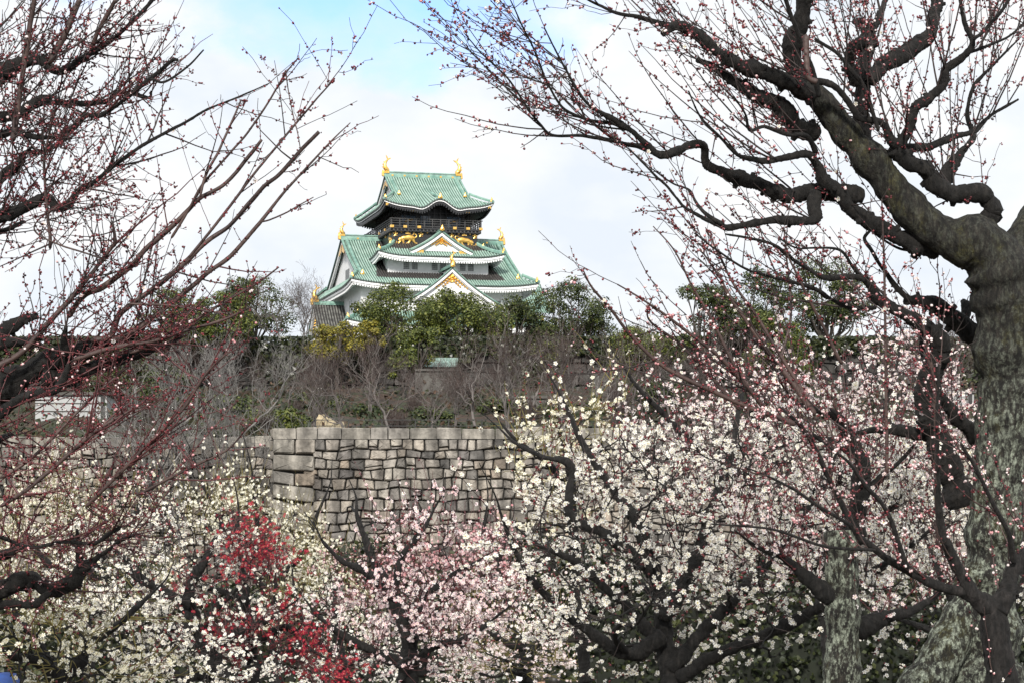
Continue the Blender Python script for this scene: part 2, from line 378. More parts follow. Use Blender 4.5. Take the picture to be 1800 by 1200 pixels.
def hipgable(name, a, b, z0, H, g, t1, up, c=.25, bump=None, white=True, inner=(1, 1), dark=None, rw=.55, fish=None, lab=None, rh=.75):
    """hip-and-gable roof with its ridge along u"""
    mb = MB()
    def tf(u): return 1.0 if abs(u) <= g else max(0.0, (a - abs(u)) / (a - g) * t1)
    slope(mb, 'f', a, (b, 0), z0, H, tf, up, c, bump, dark, rows=18)
    slope(mb, 'b', a, (b, 0), z0, H, tf, up, c, None, None, rows=18)
    # side skirts: run from a to g while t goes 0..t1, cut by the hip line
    def ts(v): return min(1.0, (b - abs(v)) / (b * t1))
    for sd_ in 'lr':
        us, hs, kind = rib_cols(b)
        rows = 8; tm = np.array([ts(u) for u in us]); gg = np.linspace(0, 1, rows + 1)
        T = tm[:, None] * gg[None]; Uc = np.repeat(us[:, None], rows + 1, 1)
        Z = z0 + H * prof(T * t1, c) + upt(Uc / b, T * t1, up) + hs[:, None] + EYE - ZB
        D = a + (g - a) * T
        V = np.stack([-D, -Uc, Z], -1) if sd_ == 'l' else np.stack([D, Uc, Z], -1)
        I = np.arange(V.shape[0] * V.shape[1]).reshape(V.shape[:2])
        F = np.stack([I[:-1, :-1], I[1:, :-1], I[1:, 1:], I[:-1, 1:]], -1)
        kv = np.repeat((kind[:-1] == 1)[:, None], rows, 1)
        mb.addm(V.reshape(-1, 3), [(F[~kv], 0), (F[kv], 1)], True)
    roof = mb.build(name, RM, keep)
    if lab: roof['label'] = lab
    eave(roof, a, b, z0, up, white, bump, True, inner)
    # main ridge, descending ridges and corner ridges
    rb = MB(); go = MB()
    zt = z0 + H
    ridge_bar(rb, (-g - .1, 0, zr(zt) - .1), (g + .1, 0, zr(zt) - .1), rw, rh)
    ridge_bar(rb, (-g - .15, 0, zr(zt) + rh * 1.02), (g + .15, 0, zr(zt) + rh * 1.02), rw * .6, .14)
    for sx in (-1, 1):
        for sy in (-1, 1):
            t = np.linspace(1, t1 * .98, 14)
            P = np.stack([np.full(14, sx * (g - .75)), sy * -b * (1 - t), zr(z0 + H * prof(t, c)) + .12], -1)
            ridge_curve(rb, P, rw * .75, rw * .6)
            P2 = P.copy(); P2[:, 0] = sx * (g - .08); ridge_curve(rb, P2, rw * .5, rw * .35)
            gold_end(go, P[-1] + np.array([0, sy * -.25, .1]), rw * 1.5, 0 if sy > 0 else math.pi)
            t = np.linspace(t1, 0.0, 10)
            u = a + (g - a) * t / t1
            P = np.stack([sx * u, -sy * b * (1 - t), zr(z0 + H * prof(t, c) + upt(np.ones(10), t, up)) + .12], -1)
            ridge_curve(rb, P, rw * .62, rw * .55)
            gold_end(go, P[-1] + np.array([sx * -.2, sy * .2, .25]), rw * 1.3, sx * R(35) if sy > 0 else math.pi - sx * R(35))
        for q in np.linspace(-g * .8, g * .8, 6):
            go.box((q, sx * (rw * .5 + .01), zr(zt) + rh * .3), (.28, .06, .22), 0); go.cut()
    rb.build_parts('ridge', M_ridge, roof); go.build_parts('ridge_ornament', M_gold, roof)
    # gable walls and bargeboards
    for sx in (-1, 1):
        gb = MB(); n = 18
        t = np.linspace(t1 * .9, 1, n); v = b * (1 - t); z = zr(z0 + H * prof(t, c)) - .12
        x = sx * (g - .75)
        poly = [(x, -vv, zz) for vv, zz in zip(v, z)] + [(x, vv, zz) for vv, zz in zip(v[::-1], z[::-1])][1:]
        V = np.array(poly); base = z[0]
        Vb = V.copy(); Vb[:, 2] = base - .1
        k = len(V); allv = np.concatenate([V, Vb])
        F = [[i, i + 1, k + i + 1, k + i] for i in range(k - 1)]
        gb.add(allv, F, 0)
        for off, zt_, zb_, th, mm in ((.12, -.06, -.62, .2, 0), (.30, -.5, -.70, .12, 0), (-.02, -.02, -.12, .3, 2)):
            for sy in (-1, 1):
                xx = sx * (g - off)
                A = np.stack([np.full(n, xx), sy * v, z + .12 + zt_], -1); Bq = A.copy(); Bq[:, 2] += (zb_ - zt_)
                A2 = A.copy(); A2[:, 0] -= sx * th; B2 = Bq.copy(); B2[:, 0] -= sx * th
                VV = np.concatenate([A, Bq, B2, A2]); F = []
                for r0, r1 in ((0, 1), (1, 2), (2, 3), (3, 0)):
                    F += [[r0 * n + i, r0 * n + i + 1, r1 * n + i + 1, r1 * n + i] for i in range(n - 1)]
                gb.add(VV, F, mm)
        o = gb.build('gable', [M_plaster, M_gold, M_tileend], roof)
        gg = MB()
        xx = sx * (g - .1); za = z[-1] - .35
        sc = (b * (1 - t1)) / 11.0
        for sy in (-1, 1):
            # gilt apex fitting and foot fittings lying against the bargeboards
            m_ = 6; tt = np.linspace(.985, .86, m_); vv = b * (1 - tt); z2 = zr(z0 + H * prof(tt, c)) - .62
            A = np.stack([np.full(m_, xx), sy * vv, z2], -1); Bq = A.copy(); Bq[:, 2] -= np.linspace(.9, .3, m_) * sc
            A2 = A.copy(); A2[:, 0] += sx * .06; B2 = Bq.copy(); B2[:, 0] += sx * .06
            VV = np.concatenate([A, Bq, B2, A2]); F = []
            for r0, r1 in ((0, 1), (1, 2), (2, 3), (3, 0)):
                F += [[r0 * m_ + i, r0 * m_ + i + 1, r1 * m_ + i + 1, r1 * m_ + i] for i in range(m_ - 1)]
            gg.add(VV, F, 0); gg.cut()
            gg.box((xx, sy * v[0] * .92, z[0] - .15), (.16, 1.1 * sc, .9 * sc), 0); gg.cut()
        gg.build_parts('gold_fitting', M_gold, o)
    if fish:
        for sx in (-1, 1):
            shachi('gold_fish', (sx * (g - .15), 0, zr(zt) + rh + .12), fish, -sx, roof)
            g2 = MB(); gold_end(g2, (sx * (g + .25), 0, zr(zt) + .25), rw * 1.9, sx * R(90)); g2.build_parts('ridge_end_plate', M_gold, roof)
    return roof

def skirt(name, a, b, z0, a2, b2, z1, up, lab=None, dark=None, white=True):
    mb = MB(); H = z1 - z0
    slope(mb, 'f', a, (b, b2), z0, H, lambda u: min(1., (a - abs(u)) / (a - a2)), up, .3, None, dark, 10)
    slope(mb, 'b', a, (b, b2), z0, H, lambda u: min(1., (a - abs(u)) / (a - a2)), up, .3, None, None, 10)
    slope(mb, 'l', b, (a, a2), z0, H, lambda u: min(1., (b - abs(u)) / (b - b2)), up, .3, None, dark, 10)
    slope(mb, 'r', b, (a, a2), z0, H, lambda u: min(1., (b - abs(u)) / (b - b2)), up, .3, None, None, 10)
    roof = mb.build(name, RM, keep)
    if lab: roof['label'] = lab
    eave(roof, a, b, z0, up, white, None, True, (a2 + .6, b2 + .6))
    rb = MB(); go = MB()
    for sx in (-1, 1):
        for sy in (-1, 1):
            t = np.linspace(1, 0, 10)
            P = np.stack([sx * (a + (a2 - a) * t), -sy * (b + (b2 - b) * t), zr(z0 + H * prof(t, .3) + upt(np.ones(10), t, up)) + .1], -1)
            ridge_curve(rb, P, .42, .36)
            gold_end(go, P[-1] + np.array([-sx * .15, sy * .15, .25]), .8, sx * R(35) if sy > 0 else math.pi - sx * R(35))
            gold_end(go, P[2] + np.array([0, 0, .3]), .55, 0)
    rb.build_parts('ridge', M_ridge, roof); go.build_parts('ridge_ornament', M_gold, roof)
    return roof

def dormer(name, face, u0, v0, za, w, h, depth, zcrest=.6, gold=1.0, slope_mats=None, lab=None, lattice=False, crest='end', foot=True, fs=.7):
    """triangular dormer gable standing on a roof. face 'f' looks to -v, 'l' looks to -u"""
    root = empty(name, (0, 0, 0), 0, keep)
    if lab: root['label'] = lab
    def mp(q, d, z):      # q across, d depth behind the face
        q = np.asarray(q, float); d = np.asarray(d, float) + 0 * q; z = np.asarray(z, float) + 0 * q
        if face == 'f': return np.stack([u0 + q, v0 + d, zr(z)], -1)
        return np.stack([u0 + d, v0 - q, zr(z)], -1)
    def zc(x): return za - h * (1.32 * x - .32 * x * x)
    mb = MB(); nd = int(depth / P_RIB); p = depth / nd
    ds, hs, kd = [], [], []
    for i in range(nd):
        ds += [i * p, i * p + .4 * p, i * p + .48 * p, i * p + .72 * p, i * p + .96 * p]; hs += [0, 0, .07, .13, .07]; kd += [1, 0, 0, 0, 0]
    ds.append(depth); hs.append(0); kd.append(1)
    ds = np.array(ds); hs = np.array(hs); kd = np.array(kd); x = np.linspace(0, 1, 13)
    for sg in (-1, 1):
        Q = np.repeat((sg * w * x)[None], len(ds), 0); Dd = np.repeat(ds[:, None], 13, 1); Z = zc(x)[None] + hs[:, None]
        V = mp(Q, Dd, Z); I = np.arange(V.shape[0] * 13).reshape(-1, 13)
        F = np.stack([I[:-1, :-1], I[1:, :-1], I[1:, 1:], I[:-1, 1:]], -1)
        kv = np.repeat((kd[:-1] == 1)[:, None], 12, 1)
        mb.addm(V.reshape(-1, 3), [(F[~kv], 0), (F[kv], 1)], True)
    mb.build('roof_slope', slope_mats or [M_green, M_valley], root)
    n = 16; x = np.linspace(0, 1, n)
    gb = MB()
    for off, zt_, zb_, th, mm in ((.05, -.02, -.16, .3, 1), (.10, -.16, -.34, .2, 2), (.16, -.34, -.72, .2, 0), (.4, -.72, -.86, .12, 0)):
        for sg in (-1, 1):
            A = mp(sg * w * x, off, zc(x) + zt_); Bq = mp(sg * w * x, off, zc(x) + zb_)
            A2 = mp(sg * w * x, off + th, zc(x) + zt_); B2 = mp(sg * w * x, off + th, zc(x) + zb_)
            VV = np.concatenate([A, Bq, B2, A2]); F = []
            for r0, r1 in ((0, 1), (1, 2), (2, 3), (3, 0)):
                F += [[r0 * n + i, r0 * n + i + 1, r1 * n + i + 1, r1 * n + i] for i in range(n - 1)]
            gb.add(VV, F, mm); gb.add(np.stack([A[-1], Bq[-1], B2[-1], A2[-1]]), [[0, 1, 2, 3]], mm)
    gb.build('bargeboard', [M_plaster, M_ridge, M_tileend], root)
    pd = MB(); zb = zc(1.0) - .1
    xs = np.linspace(-1, 1, 31); top = mp(w * xs, .75, zc(np.abs(xs)) - .2); bot = mp(w * xs, .75, np.full(31, zb))
    pd.add(np.concatenate([top, bot]), [[i, i + 1, 31 + i + 1, 31 + i] for i in range(30)], 0)
    pe = pd.build('pediment', M_plaster, root)
    if lattice:
        lt = MB()
        for cxx in (-.9, .9):
            for i in range(7):
                for j in range(5):
                    c_ = mp(cxx + (i - 3) * .2, .74, zb + .62 + j * .2); lt.box(c_, (.1, .06, .1), 0)
        lt.build('lattice', M_bar, pe)
    go = MB()
    def disc(q, z, r):
        k = 9; aa = np.linspace(0, 2 * np.pi, k, endpoint=False)
        A_ = mp(q + r * np.cos(aa), .62, z + r * np.sin(aa)); B_ = mp(q + r * .6 * np.cos(aa), .48, z + r * .6 * np.sin(aa))
        go.add(np.concatenate([A_, B_, mp([q], .52, z)]), [[i, (i + 1) % k, k + (i + 1) % k, k + i] for i in range(k)], 0)
        go.add(np.concatenate([B_, mp([q], .55, z)]), [[i, (i + 1) % k, k] for i in range(k)], 0)
    for sg in (-1, 1):
        for xq in np.linspace(.0, .30, 7):
            r_ = gold * (.30 - .45 * xq)
            disc(sg * w * (xq + .01), zc(xq) - .85 - r_ * .9, r_)
            if xq < .24: disc(sg * w * (xq * .82 + .005), zc(xq) - .95 - r_ * 2.3, r_ * .75)
    disc(0, za - 1.0 - gold * .95, gold * .3)
    go.cut()
    for sg in (-1, 1):
        if foot:
            c_ = mp(sg * w * .76, .5, zc(.86) - .55)
            for k in range(5): go.box(c_ + (mp(sg * (k - 2) * .34, 0, 0) - mp(0, 0, 0)) , (.34, .25, .5 - .09 * k), 0)
            go.cut()
    go.build_parts('gold_fitting', M_gold, pe)
    rb = MB()
    a_ = mp(0, .0, za - .05); b_ = mp(0, depth, za - .05)
    ridge_bar(rb, a_, b_, .5, zcrest); rb.build_parts('ridge', M_ridge, root)
    if crest == 'fish':
        shachi('gold_fish', tuple(mp(0, .35, za + zcrest + .1)), fs, 1 if face == 'l' else 1, root)
        if face == 'f': root.children[-1].rotation_euler.z = R(90)
    g2 = MB(); gold_end(g2, mp(0, -.12, za + .15), .95 if face == 'f' else 1.1, 0 if face == 'f' else R(-90)); g2.build_parts('ridge_end_plate', M_gold, root)
    return root

# --- storeys, from the top down (heights relative to the eye)
def kara(u, t):      # the swelling of the eave over the middle of the top storey
    return 1.0 * np.exp(-(np.abs(u - .2) / 1.45) ** 2.4) * np.clip(1 - t / .62, 0, 1) ** 1.15 - .25 * np.exp(-((np.abs(u - .2) - 2.7) / .9) ** 2) * np.clip(1 - t / .3, 0, 1)
top = hipgable('roof', 7.8, 10.8, 50.35, 5.55, 5.5, .43, .72, .25, kara, False, (5.4, 8.0), None, .5, .98, 'uppermost green hip-and-gable roof with a swelling eave', .6)
gm = MB(); gold_end(gm, (.2, -10.75, zr(51.65)), .95, 0)
c_ = spline([(.2, -10.6, zr(51.6)), (.15, -9, zr(52.0)), (-.3, -6.8, zr(52.75))], 10); gm.build_parts('swelling_eave_ornament', M_gold, top)
km = MB(); ridge_curve(km, c_, .2, .2); km.build_parts('swelling_eave_ridge', M_ridge, top)
gf = MB()
for u, z, w_ in ((.2, 50.88, 1.3), (-3.5, 49.75, .7), (4.2, 49.75, .7)):
    gf.box((u, -10.35, zr(z)), (w_, .12, .26), 0); gf.cut()
for sx in (-1, 1): gf.box((sx * 7.3, -10.4, zr(50.45)), (.4, .4, .35), 0); gf.cut()
gf.build_parts('eave_fitting', M_gold, top)

w5 = MB(); w5.box((0, 0, zr(49.15)), (9.0, 14.4, 3.7), 0)
wall5 = w5.build('top_storey', M_black, keep)
cm = MB()
for u in np.linspace(-5.1, 5.1, 13):
    for v in (-7.9, 7.9): cm.box((u, v, zr(49.1)), (.12, .12, 3.2), 0); cm.cut()
for v in np.linspace(-7.9, 7.9, 15):
    for u in (-5.1, 5.1): cm.box((u, v, zr(49.1)), (.12, .12, 3.2), 0); cm.cut()
for z in (49.75, 50.6):
    for v in (-7.9, 7.9): cm.box((0, v, zr(z)), (10.3, .1, .1), 0); cm.cut()
    for u in (-5.1, 5.1): cm.box((u, 0, zr(z)), (.1, 15.7, .1), 0); cm.cut()
cm.build_parts('column', M_iron, wall5)
for u0, w_ in ((-3.6, 1.9), (-1.2, 1.4), (2.9, 1.9)):
    pm = MB(); pm.box((u0, -7.28, zr(48.65)), (w_, .1, 1.5), 0); pn = pm.build('painted_panel', M_pane, wall5)
    gp = MB()
    if u0 > 2 or u0 < -3:
        c_ = spline([(u0 - .5, -7.36, zr(48.5)), (u0 - .1, -7.36, zr(48.75)), (u0 + .35, -7.36, zr(48.7)), (u0 + .7, -7.36, zr(49.0))], 9)
        tubes(gp, c_, np.array([.04, .12, .2, .22, .2, .16, .12, .08, .02]), 6)
        gp.build('gold_bird', M_gold, pn)
# balcony
bal = MB(); bal.box((0, 0, zr(47.42)), (12.9, 18.4, .26), 0); bal.box((0, 0, zr(47.1)), (12.5, 18.0, .36), 0)
balc = bal.build('balcony', M_black, keep)
rl = MB()
for z, hgt in ((48.72, .12), (48.42, .08), (48.1, .08), (47.72, .1)):
    for v in (-9.15, 9.15): rl.box((0, v, zr(z)), (13.3 if z > 48.6 else 12.8, .13, hgt), 0)
    for u in (-6.4, 6.4): rl.box((u, 0, zr(z)), (.13, 18.9 if z > 48.6 else 18.2, hgt), 0)
for u in np.linspace(-6.4, 6.4, 12):
    for v in (-9.15, 9.15): rl.box((u, v, zr(48.15)), (.14, .14, 1.2), 0)
for v in np.linspace(-8.4, 8.4, 14):
    for u in (-6.4, 6.4): rl.box((u, v, zr(48.15)), (.14, .14, 1.2), 0)
rl.build('railing', M_iron, balc)
br = MB()
for u in np.linspace(-6.1, 6.1, 24):
    for v in (-9.12, 9.12): br.box((u, v, zr(47.12)), (.2, .3, .26), 0)
for v in np.linspace(-8.7, 8.7, 34):
    for u in (-6.36, 6.36): br.box((u, v, zr(47.12)), (.3, .2, .26), 0)
tag(br.build('bracket', M_iron, balc), kind='stuff')
gb_ = MB()
for u in (-6.35, -4.5, -2.5, 2.6, 4.5, 6.35):
    gb_.box((u, -9.28, zr(47.6)), (.5, .12, .34), 0); gb_.cut()
for v in (-9.1, -5, -1, 3, 7, 9): gb_.box((-6.52, v, zr(47.6)), (.12, .5, .34), 0); gb_.cut()
gb_.build_parts('gold_fitting', M_gold, balc)
# storey with the gold tigers
w4 = MB(); w4.box((0, 0, zr(46.0)), (12.0, 17.2, 2.2), 0); wt = w4.build('tiger_storey', M_black, keep)
def crest_star(mb, u, v, z, s):
    for k in range(5):
        a_ = k * 2 * math.pi / 5 + math.pi / 2
        P = np.array([[u, v, z], [u + math.cos(a_ - .35) * s * .6, v - .05, z + math.sin(a_ - .35) * s * .6], [u + math.cos(a_) * s, v - .02, z + math.sin(a_) * s], [u + math.cos(a_ + .35) * s * .6, v - .05, z + math.sin(a_ + .35) * s * .6]])
        mb.add(P, [[0, 1, 2, 3]], 0); Q = P.copy(); Q[:, 1] += .08; mb.add(Q, [[3, 2, 1, 0]], 0)
        mb.add(np.concatenate([P, Q]), [[1, 2, 6, 5], [2, 3, 7, 6], [0, 1, 5, 4], [3, 0, 4, 7]], 0)
    mb.cut()
st = MB()
for u in (-5.75, -2.15, 2.3, 5.6): crest_star(st, u, -8.72, zr(46.62), .42)
for u in (-4.0, 4.1):
    st.box((u, -8.68, zr(46.72)), (.7, .14, .16), 0); st.box((u, -8.68, zr(46.92)), (.25, .14, .2), 0); st.cut(); st.box((u, -8.68, zr(45.2)), (.75, .14, .2), 0); st.cut()
for u in (-4.9, -3.1, -1.2, 1.3, 3.3, 4.9): st.box((u, -8.66, zr(46.95)), (.24, .12, .2), 0); st.cut()
for v in (-6.5, -3.5, 0): 
    st.box((-6.06, v, zr(46.8)), (.14, .5, .3), 0); st.cut()
for u in (-5.6, 5.75): crest_star(st, u, -8.74, zr(45.25), .42)
st.build_parts('gold_crest', M_gold, wt)
def tiger(name, u, z, s, fc, ax='f', v=-8.7):
    mb = MB()
    def tb(pts, rad_, k=10):
        c = spline([(x, 0, y, r) for (x, y), r in zip(pts, rad_)], k)
        P3 = c[:, :3] * s; P3[:, 0] *= fc
        Rr = c[:, 3] * s
        # flattened relief
        m2 = MB(); tubes(m2, P3, Rr, 8, 0, True)
        V = np.concatenate(m2.v); V[:, 1] *= .42
        mb.add(V, m2.f[0][0], 0, True)
    tb([(-.95, .02), (-.7, .12), (-.3, .18), (.1, .12), (.45, .1), (.78, -.05)], [.08, .3, .36, .3, .27, .12], 16)
    tb([(.62, .05), (.85, -.08), (1.02, -.2)], [.2, .24, .12], 6)
    tb([(-.62, .05), (-.85, -.28), (-1.0, -.46), (-1.25, -.5)], [.24, .15, .1, .08])
    tb([(-.4, 0), (-.3, -.32), (-.1, -.5), (.12, -.52)], [.2, .14, .1, .08])
    tb([(.4, 0), (.48, -.3), (.4, -.5), (.6, -.54)], [.2, .13, .1, .08])
    tb([(.6, 0), (.85, -.35), (1.02, -.5), (1.2, -.5)], [.16, .11, .09, .07])
    tb([(-.9, .15), (-1.15, .3), (-1.1, .55), (-.85, .62), (-.7, .5)], [.1, .08, .07, .06, .03])
    o = mb.build(name, M_gold, wt)
    o.location = (u, v, zr(z))
    if ax == 'l': o.rotation_euler.z = R(-90)
    return o
tiger('gold_tiger', -4.1, 45.95, 1.18, -1); tiger('gold_tiger', 4.15, 45.85, 1.18, 1)
tiger('gold_tiger', -6.08, 45.9, 1.0, 1, 'l', -6.8)

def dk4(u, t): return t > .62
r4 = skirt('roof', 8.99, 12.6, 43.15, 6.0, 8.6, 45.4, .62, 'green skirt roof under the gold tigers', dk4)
dormer('gable', 'f', .25, -11.6, 46.95, 4.45, 2.75, 5.0, .3, .75, None, 'white lattice dormer gable between the gold tigers', True)
w4b = MB(); w4b.box((0, 0, zr(41.8)), (14.34, 20.4, 3.5), 0); wl4 = w4b.build('wall', M_plaster, keep); wl4['label'] = 'white wall with six latticed windows'
def window(parent, u, v, z, w_, h_, ax='f'):
    f = MB()
    def bx(mb, q, zz, dw, dh, out_, th):
        if ax == 'f': mb.box((u + q, v - out_, zr(z + zz)), (dw, th, dh), 0)
        else: mb.box((u - out_, v - q, zr(z + zz)), (th, dw, dh), 0)
    bx(f, 0, 0, w_, h_, .0, .06); o = f.build('window', M_glass, parent)
    b_ = MB()
    for q in np.linspace(-w_ / 2 + .12, w_ / 2 - .12, 4): bx(b_, q, 0, .05, h_, .05, .05)
    for q in np.linspace(-h_ / 2 + .2, h_ / 2 - .2, 4): bx(b_, 0, q, w_, .05, .06, .04)
    b_.build('lattice', M_bar, o)
    fr = MB()
    for q in (-1, 1): bx(fr, q * (w_ / 2 + .06), 0, .12, h_ + .24, .06, .14); bx(fr, 0, q * (h_ / 2 + .06), w_, .12, .06, .14)
    fr.build('frame', M_plaster, o)
for c0 in (-3.95, .05, 4.05):
    for d in (-.58, .58): window(wl4, c0 + d, -10.21, 42.15, .85, 1.25)
# big middle roof
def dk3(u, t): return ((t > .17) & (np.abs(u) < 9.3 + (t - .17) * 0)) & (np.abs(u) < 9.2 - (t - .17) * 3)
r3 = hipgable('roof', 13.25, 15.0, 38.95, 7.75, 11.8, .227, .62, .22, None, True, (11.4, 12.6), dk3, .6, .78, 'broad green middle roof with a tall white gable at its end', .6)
lm = MB()
for q in range(4): lm.box((-11.08, -2.2 + q * .75, zr(41.6)), (.1, .4, 1.5), 0); lm.cut()
lm.build_parts('gable_window', M_glass, r3)
sk = MB(); sk.box((-11.35, 0, zr(40.35)), (.3, 20.5, .5), 0); sk.build('gable_foot_band', M_black, r3)
g3 = MB()
for q in (-6, 0, 5): g3.box((-11.53, q, zr(40.35)), (.1, .45, .4), 0); g3.cut()
g3.build_parts('gable_band_fitting', M_gold, r3)
dormer('gable', 'f', .35, -17.6, 41.25, 7.0, 5.0, 9.0, .45, .95, None, 'broad white front gable with gold apex ornament half hidden by trees', False, 'fish', False, .72)
w2 = MB(); w2.box((0, 0, zr(36.2)), (22.8, 25.2, 6.2), 0); wl2 = w2.build('wall', M_plaster, keep); wl2['label'] = 'white wall below the broad middle roof'
for v_ in (-6.2, -4.9, 1.0, 2.4): window(wl2, -11.41, v_, 36.55, .6, 2.0, 'l')
for u_ in (-9, -7.6, 6.5, 8.0): window(wl2, u_, -12.61, 36.4, .7, 1.7)
skirt('roof', 13.9, 15.3, 33.3, 11.4, 12.6, 35.5, .7, 'green skirt roof behind the evergreen crowns')
dormer('gable', 'l', -15.9, 0, 37.4, 7.8, 6.2, 5.0, .5, .8, [M_agedtile, M_dark_valley], 'grey mottled side gable with a gold fish on its ridge', False, 'fish', True, .95)
w1 = MB(); w1.box((0, 0, zr(31.2)), (25.2, 27.6, 6.0), 0); wl1 = w1.build('wall', M_plaster, keep); wl1['label'] = 'lowest white wall on the stone base'
for v_ in (-9, -3, 3, 9): window(wl1, -12.61, v_, 31.6, .8, 1.8, 'l')
for u_ in (-10, -6, -2, 2, 6, 10): window(wl1, u_, -13.81, 31.6, .8, 1.8)
bs = MB()
A = np.array([[-12.9, -14.1, 28.3], [12.9, -14.1, 28.3], [12.9, 14.1, 28.3], [-12.9, 14.1, 28.3]]); B = A * np.array([1.22, 1.22, 1]); B[:, 2] = 19.0
A[:, 2] = zr(A[:, 2]); B[:, 2] = zr(B[:, 2])
bs.add(np.concatenate([A, B]), [[0, 1, 5, 4], [1, 2, 6, 5], [2, 3, 7, 6], [3, 0, 4, 7], [0, 3, 2, 1]], 0)
bs.build('stone_base', M_base, keep)
# ------------------------------------------------------------------ ground, terraces, hillside
M_soil = mat('grove soil', (.035, .028, .020), (.085, .070, .045), 1.2, .95, .3, 9)
M_slope = mat('leaf litter slope', (.030, .022, .015), (.10, .062, .038), .35, .95, .4, 3, stops=[(.3, (.012, .011, .008)), (.46, (.055, .030, .018)), (.56, (.020, .024, .010)), (.66, (.030, .034, .012)), (.76, (.085, .056, .034))])
M_mortar = mat('dark joint', (.012, .011, .010), (.03, .028, .025), 2, .95)

def zground(Y): 
    t = np.clip((Y - 6) / 26, 0, 1); return -1.0 * t * t * (3 - 2 * t)
def sheet(name, xs, ys, zf, m, noise=0.0):
    X, Yg = np.meshgrid(xs, ys); Z = zf(X, Yg)
    if noise: Z = Z + rng.normal(size=Z.shape) * noise
    V = np.stack([X, Yg, Z], -1).reshape(-1, 3); I = np.arange(len(V)).reshape(X.shape)
    F = np.stack([I[:-1, :-1], I[:-1, 1:], I[1:, 1:], I[1:, :-1]], -1).reshape(-1, 4)
    mb = MB(); mb.add(V, F, 0, True); return tag(mb.build(name, m), kind='structure')
sheet('ground', np.concatenate([[-3000, -600, -120], np.linspace(-40, 40, 60), [120, 600, 3000]]), np.concatenate([[-40], np.linspace(-5, 60, 60), [75, 110, 145, 168, 4000]]),
      lambda X, Y: zground(Y) - 4.0 * np.clip((Y - 62) / 30, 0, 1), M_soil, .02)
ZT = EYE + 250 / FPX * 150            # top of the near wall
def zslope(X, Y):
    t = np.clip((Y - 160) / 68, 0, 1)
    z = ZT - .35 + 8.0 * t ** 1.25
    return z + .35 * np.sin(X * .35 + Y * .2) * np.clip(t * 4, 0, 1) + .2 * np.sin(X * .9 - Y * .5) * np.clip(t * 4, 0, 1)
XC = (480 - 900) / FPX * 150          # left end of the forward bastion
ys = np.linspace(151.2, 229, 50)
sheet('hillside', np.linspace(XC + .6, 75, 90), ys, zslope, M_slope, .07)
sheet('hillside', np.linspace(-75, XC + .6, 70), np.linspace(161.3, 229, 44), zslope, M_slope, .07)
sheet('plateau', np.linspace(-500, 500, 20), np.linspace(231.5, 900, 20), lambda X, Y: 22.0 + 0 * X, M_slope)

# ------------------------------------------------------------------ stone walls
def island_mat(name, stops, nscale=1.6, bump=.5, bscale=7, streak=.5, rough=.9):
    m = bpy.data.materials.new(name); m.use_nodes = True
    n = m.node_tree.nodes; l = m.node_tree.links; b = n['Principled BSDF']; b.inputs['Roughness'].default_value = rough
    g = n.new('ShaderNodeNewGeometry'); t = n.new('ShaderNodeTexCoord')
    r = n.new('ShaderNodeValToRGB'); l.new(g.outputs['Random Per Island'], r.inputs[0]); e = r.color_ramp.elements
    while len(e) < len(stops): e.new(.5)
    for el, (p, c) in zip(e, stops): el.position = p; el.color = (*c, 1)
    a = n.new('ShaderNodeTexNoise'); a.inputs['Scale'].default_value = nscale; a.inputs['Detail'].default_value = 8; a.inputs['Roughness'].default_value = .65
    l.new(t.outputs['Object'], a.inputs['Vector'])
    ar = n.new('ShaderNodeMapRange'); ar.inputs[1].default_value = .3; ar.inputs[2].default_value = .7; ar.inputs[3].default_value = .45; ar.inputs[4].default_value = 1.3
    l.new(a.outputs['Fac'], ar.inputs[0])
    mp = n.new('ShaderNodeMapping'); mp.inputs['Scale'].default_value = (1.1, 1.1, .16); l.new(t.outputs['Object'], mp.inputs[0])
    s2 = n.new('ShaderNodeTexNoise'); s2.inputs['Scale'].default_value = 1.3; s2.inputs['Detail'].default_value = 5; l.new(mp.outputs[0], s2.inputs['Vector'])
    sr = n.new('ShaderNodeMapRange'); sr.inputs[1].default_value = .42; sr.inputs[2].default_value = .62; sr.inputs[3].default_value = 1 - streak; sr.inputs[4].default_value = 1.05
    l.new(s2.outputs['Fac'], sr.inputs[0])
    mu = n.new('ShaderNodeMath'); mu.operation = 'MULTIPLY'; l.new(ar.outputs[0], mu.inputs[0]); l.new(sr.outputs[0], mu.inputs[1])
    mc = n.new('ShaderNodeMix'); mc.data_type = 'RGBA'; mc.blend_type = 'MULTIPLY'; mc.inputs[0].default_value = 1
    l.new(r.outputs[0], mc.inputs[6]); cb = n.new('ShaderNodeCombineColor')
    for i in range(3): l.new(mu.outputs[0], cb.inputs[i])
    l.new(cb.outputs[0], mc.inputs[7]); l.new(mc.outputs[2], b.inputs['Base Color'])
    bn = n.new('ShaderNodeBump'); bn.inputs['Strength'].default_value = bump; bn.inputs['Distance'].default_value = .05
    b2 = n.new('ShaderNodeTexNoise'); b2.inputs['Scale'].default_value = bscale; b2.inputs['Detail'].default_value = 7; l.new(t.outputs['Object'], b2.inputs['Vector'])
    l.new(b2.outputs['Fac'], bn.inputs['Height']); l.new(bn.outputs[0], b.inputs['Normal'])
    return m
STONES = [(.0, (.08, .077, .073)), (.12, (.18, .165, .15)), (.3, (.32, .285, .24)), (.45, (.20, .185, .167)), (.58, (.36, .33, .285)), (.72, (.13, .12, .115)), (.82, (.33, .27, .21)), (.92, (.27, .25, .225)), (1, (.39, .355, .31))]
M_stone = island_mat('fitted wall stone', [(p, tuple(min(.6, v * 1.25) for v in c)) for p, c in STONES], 2.4, .8, 9, .55)
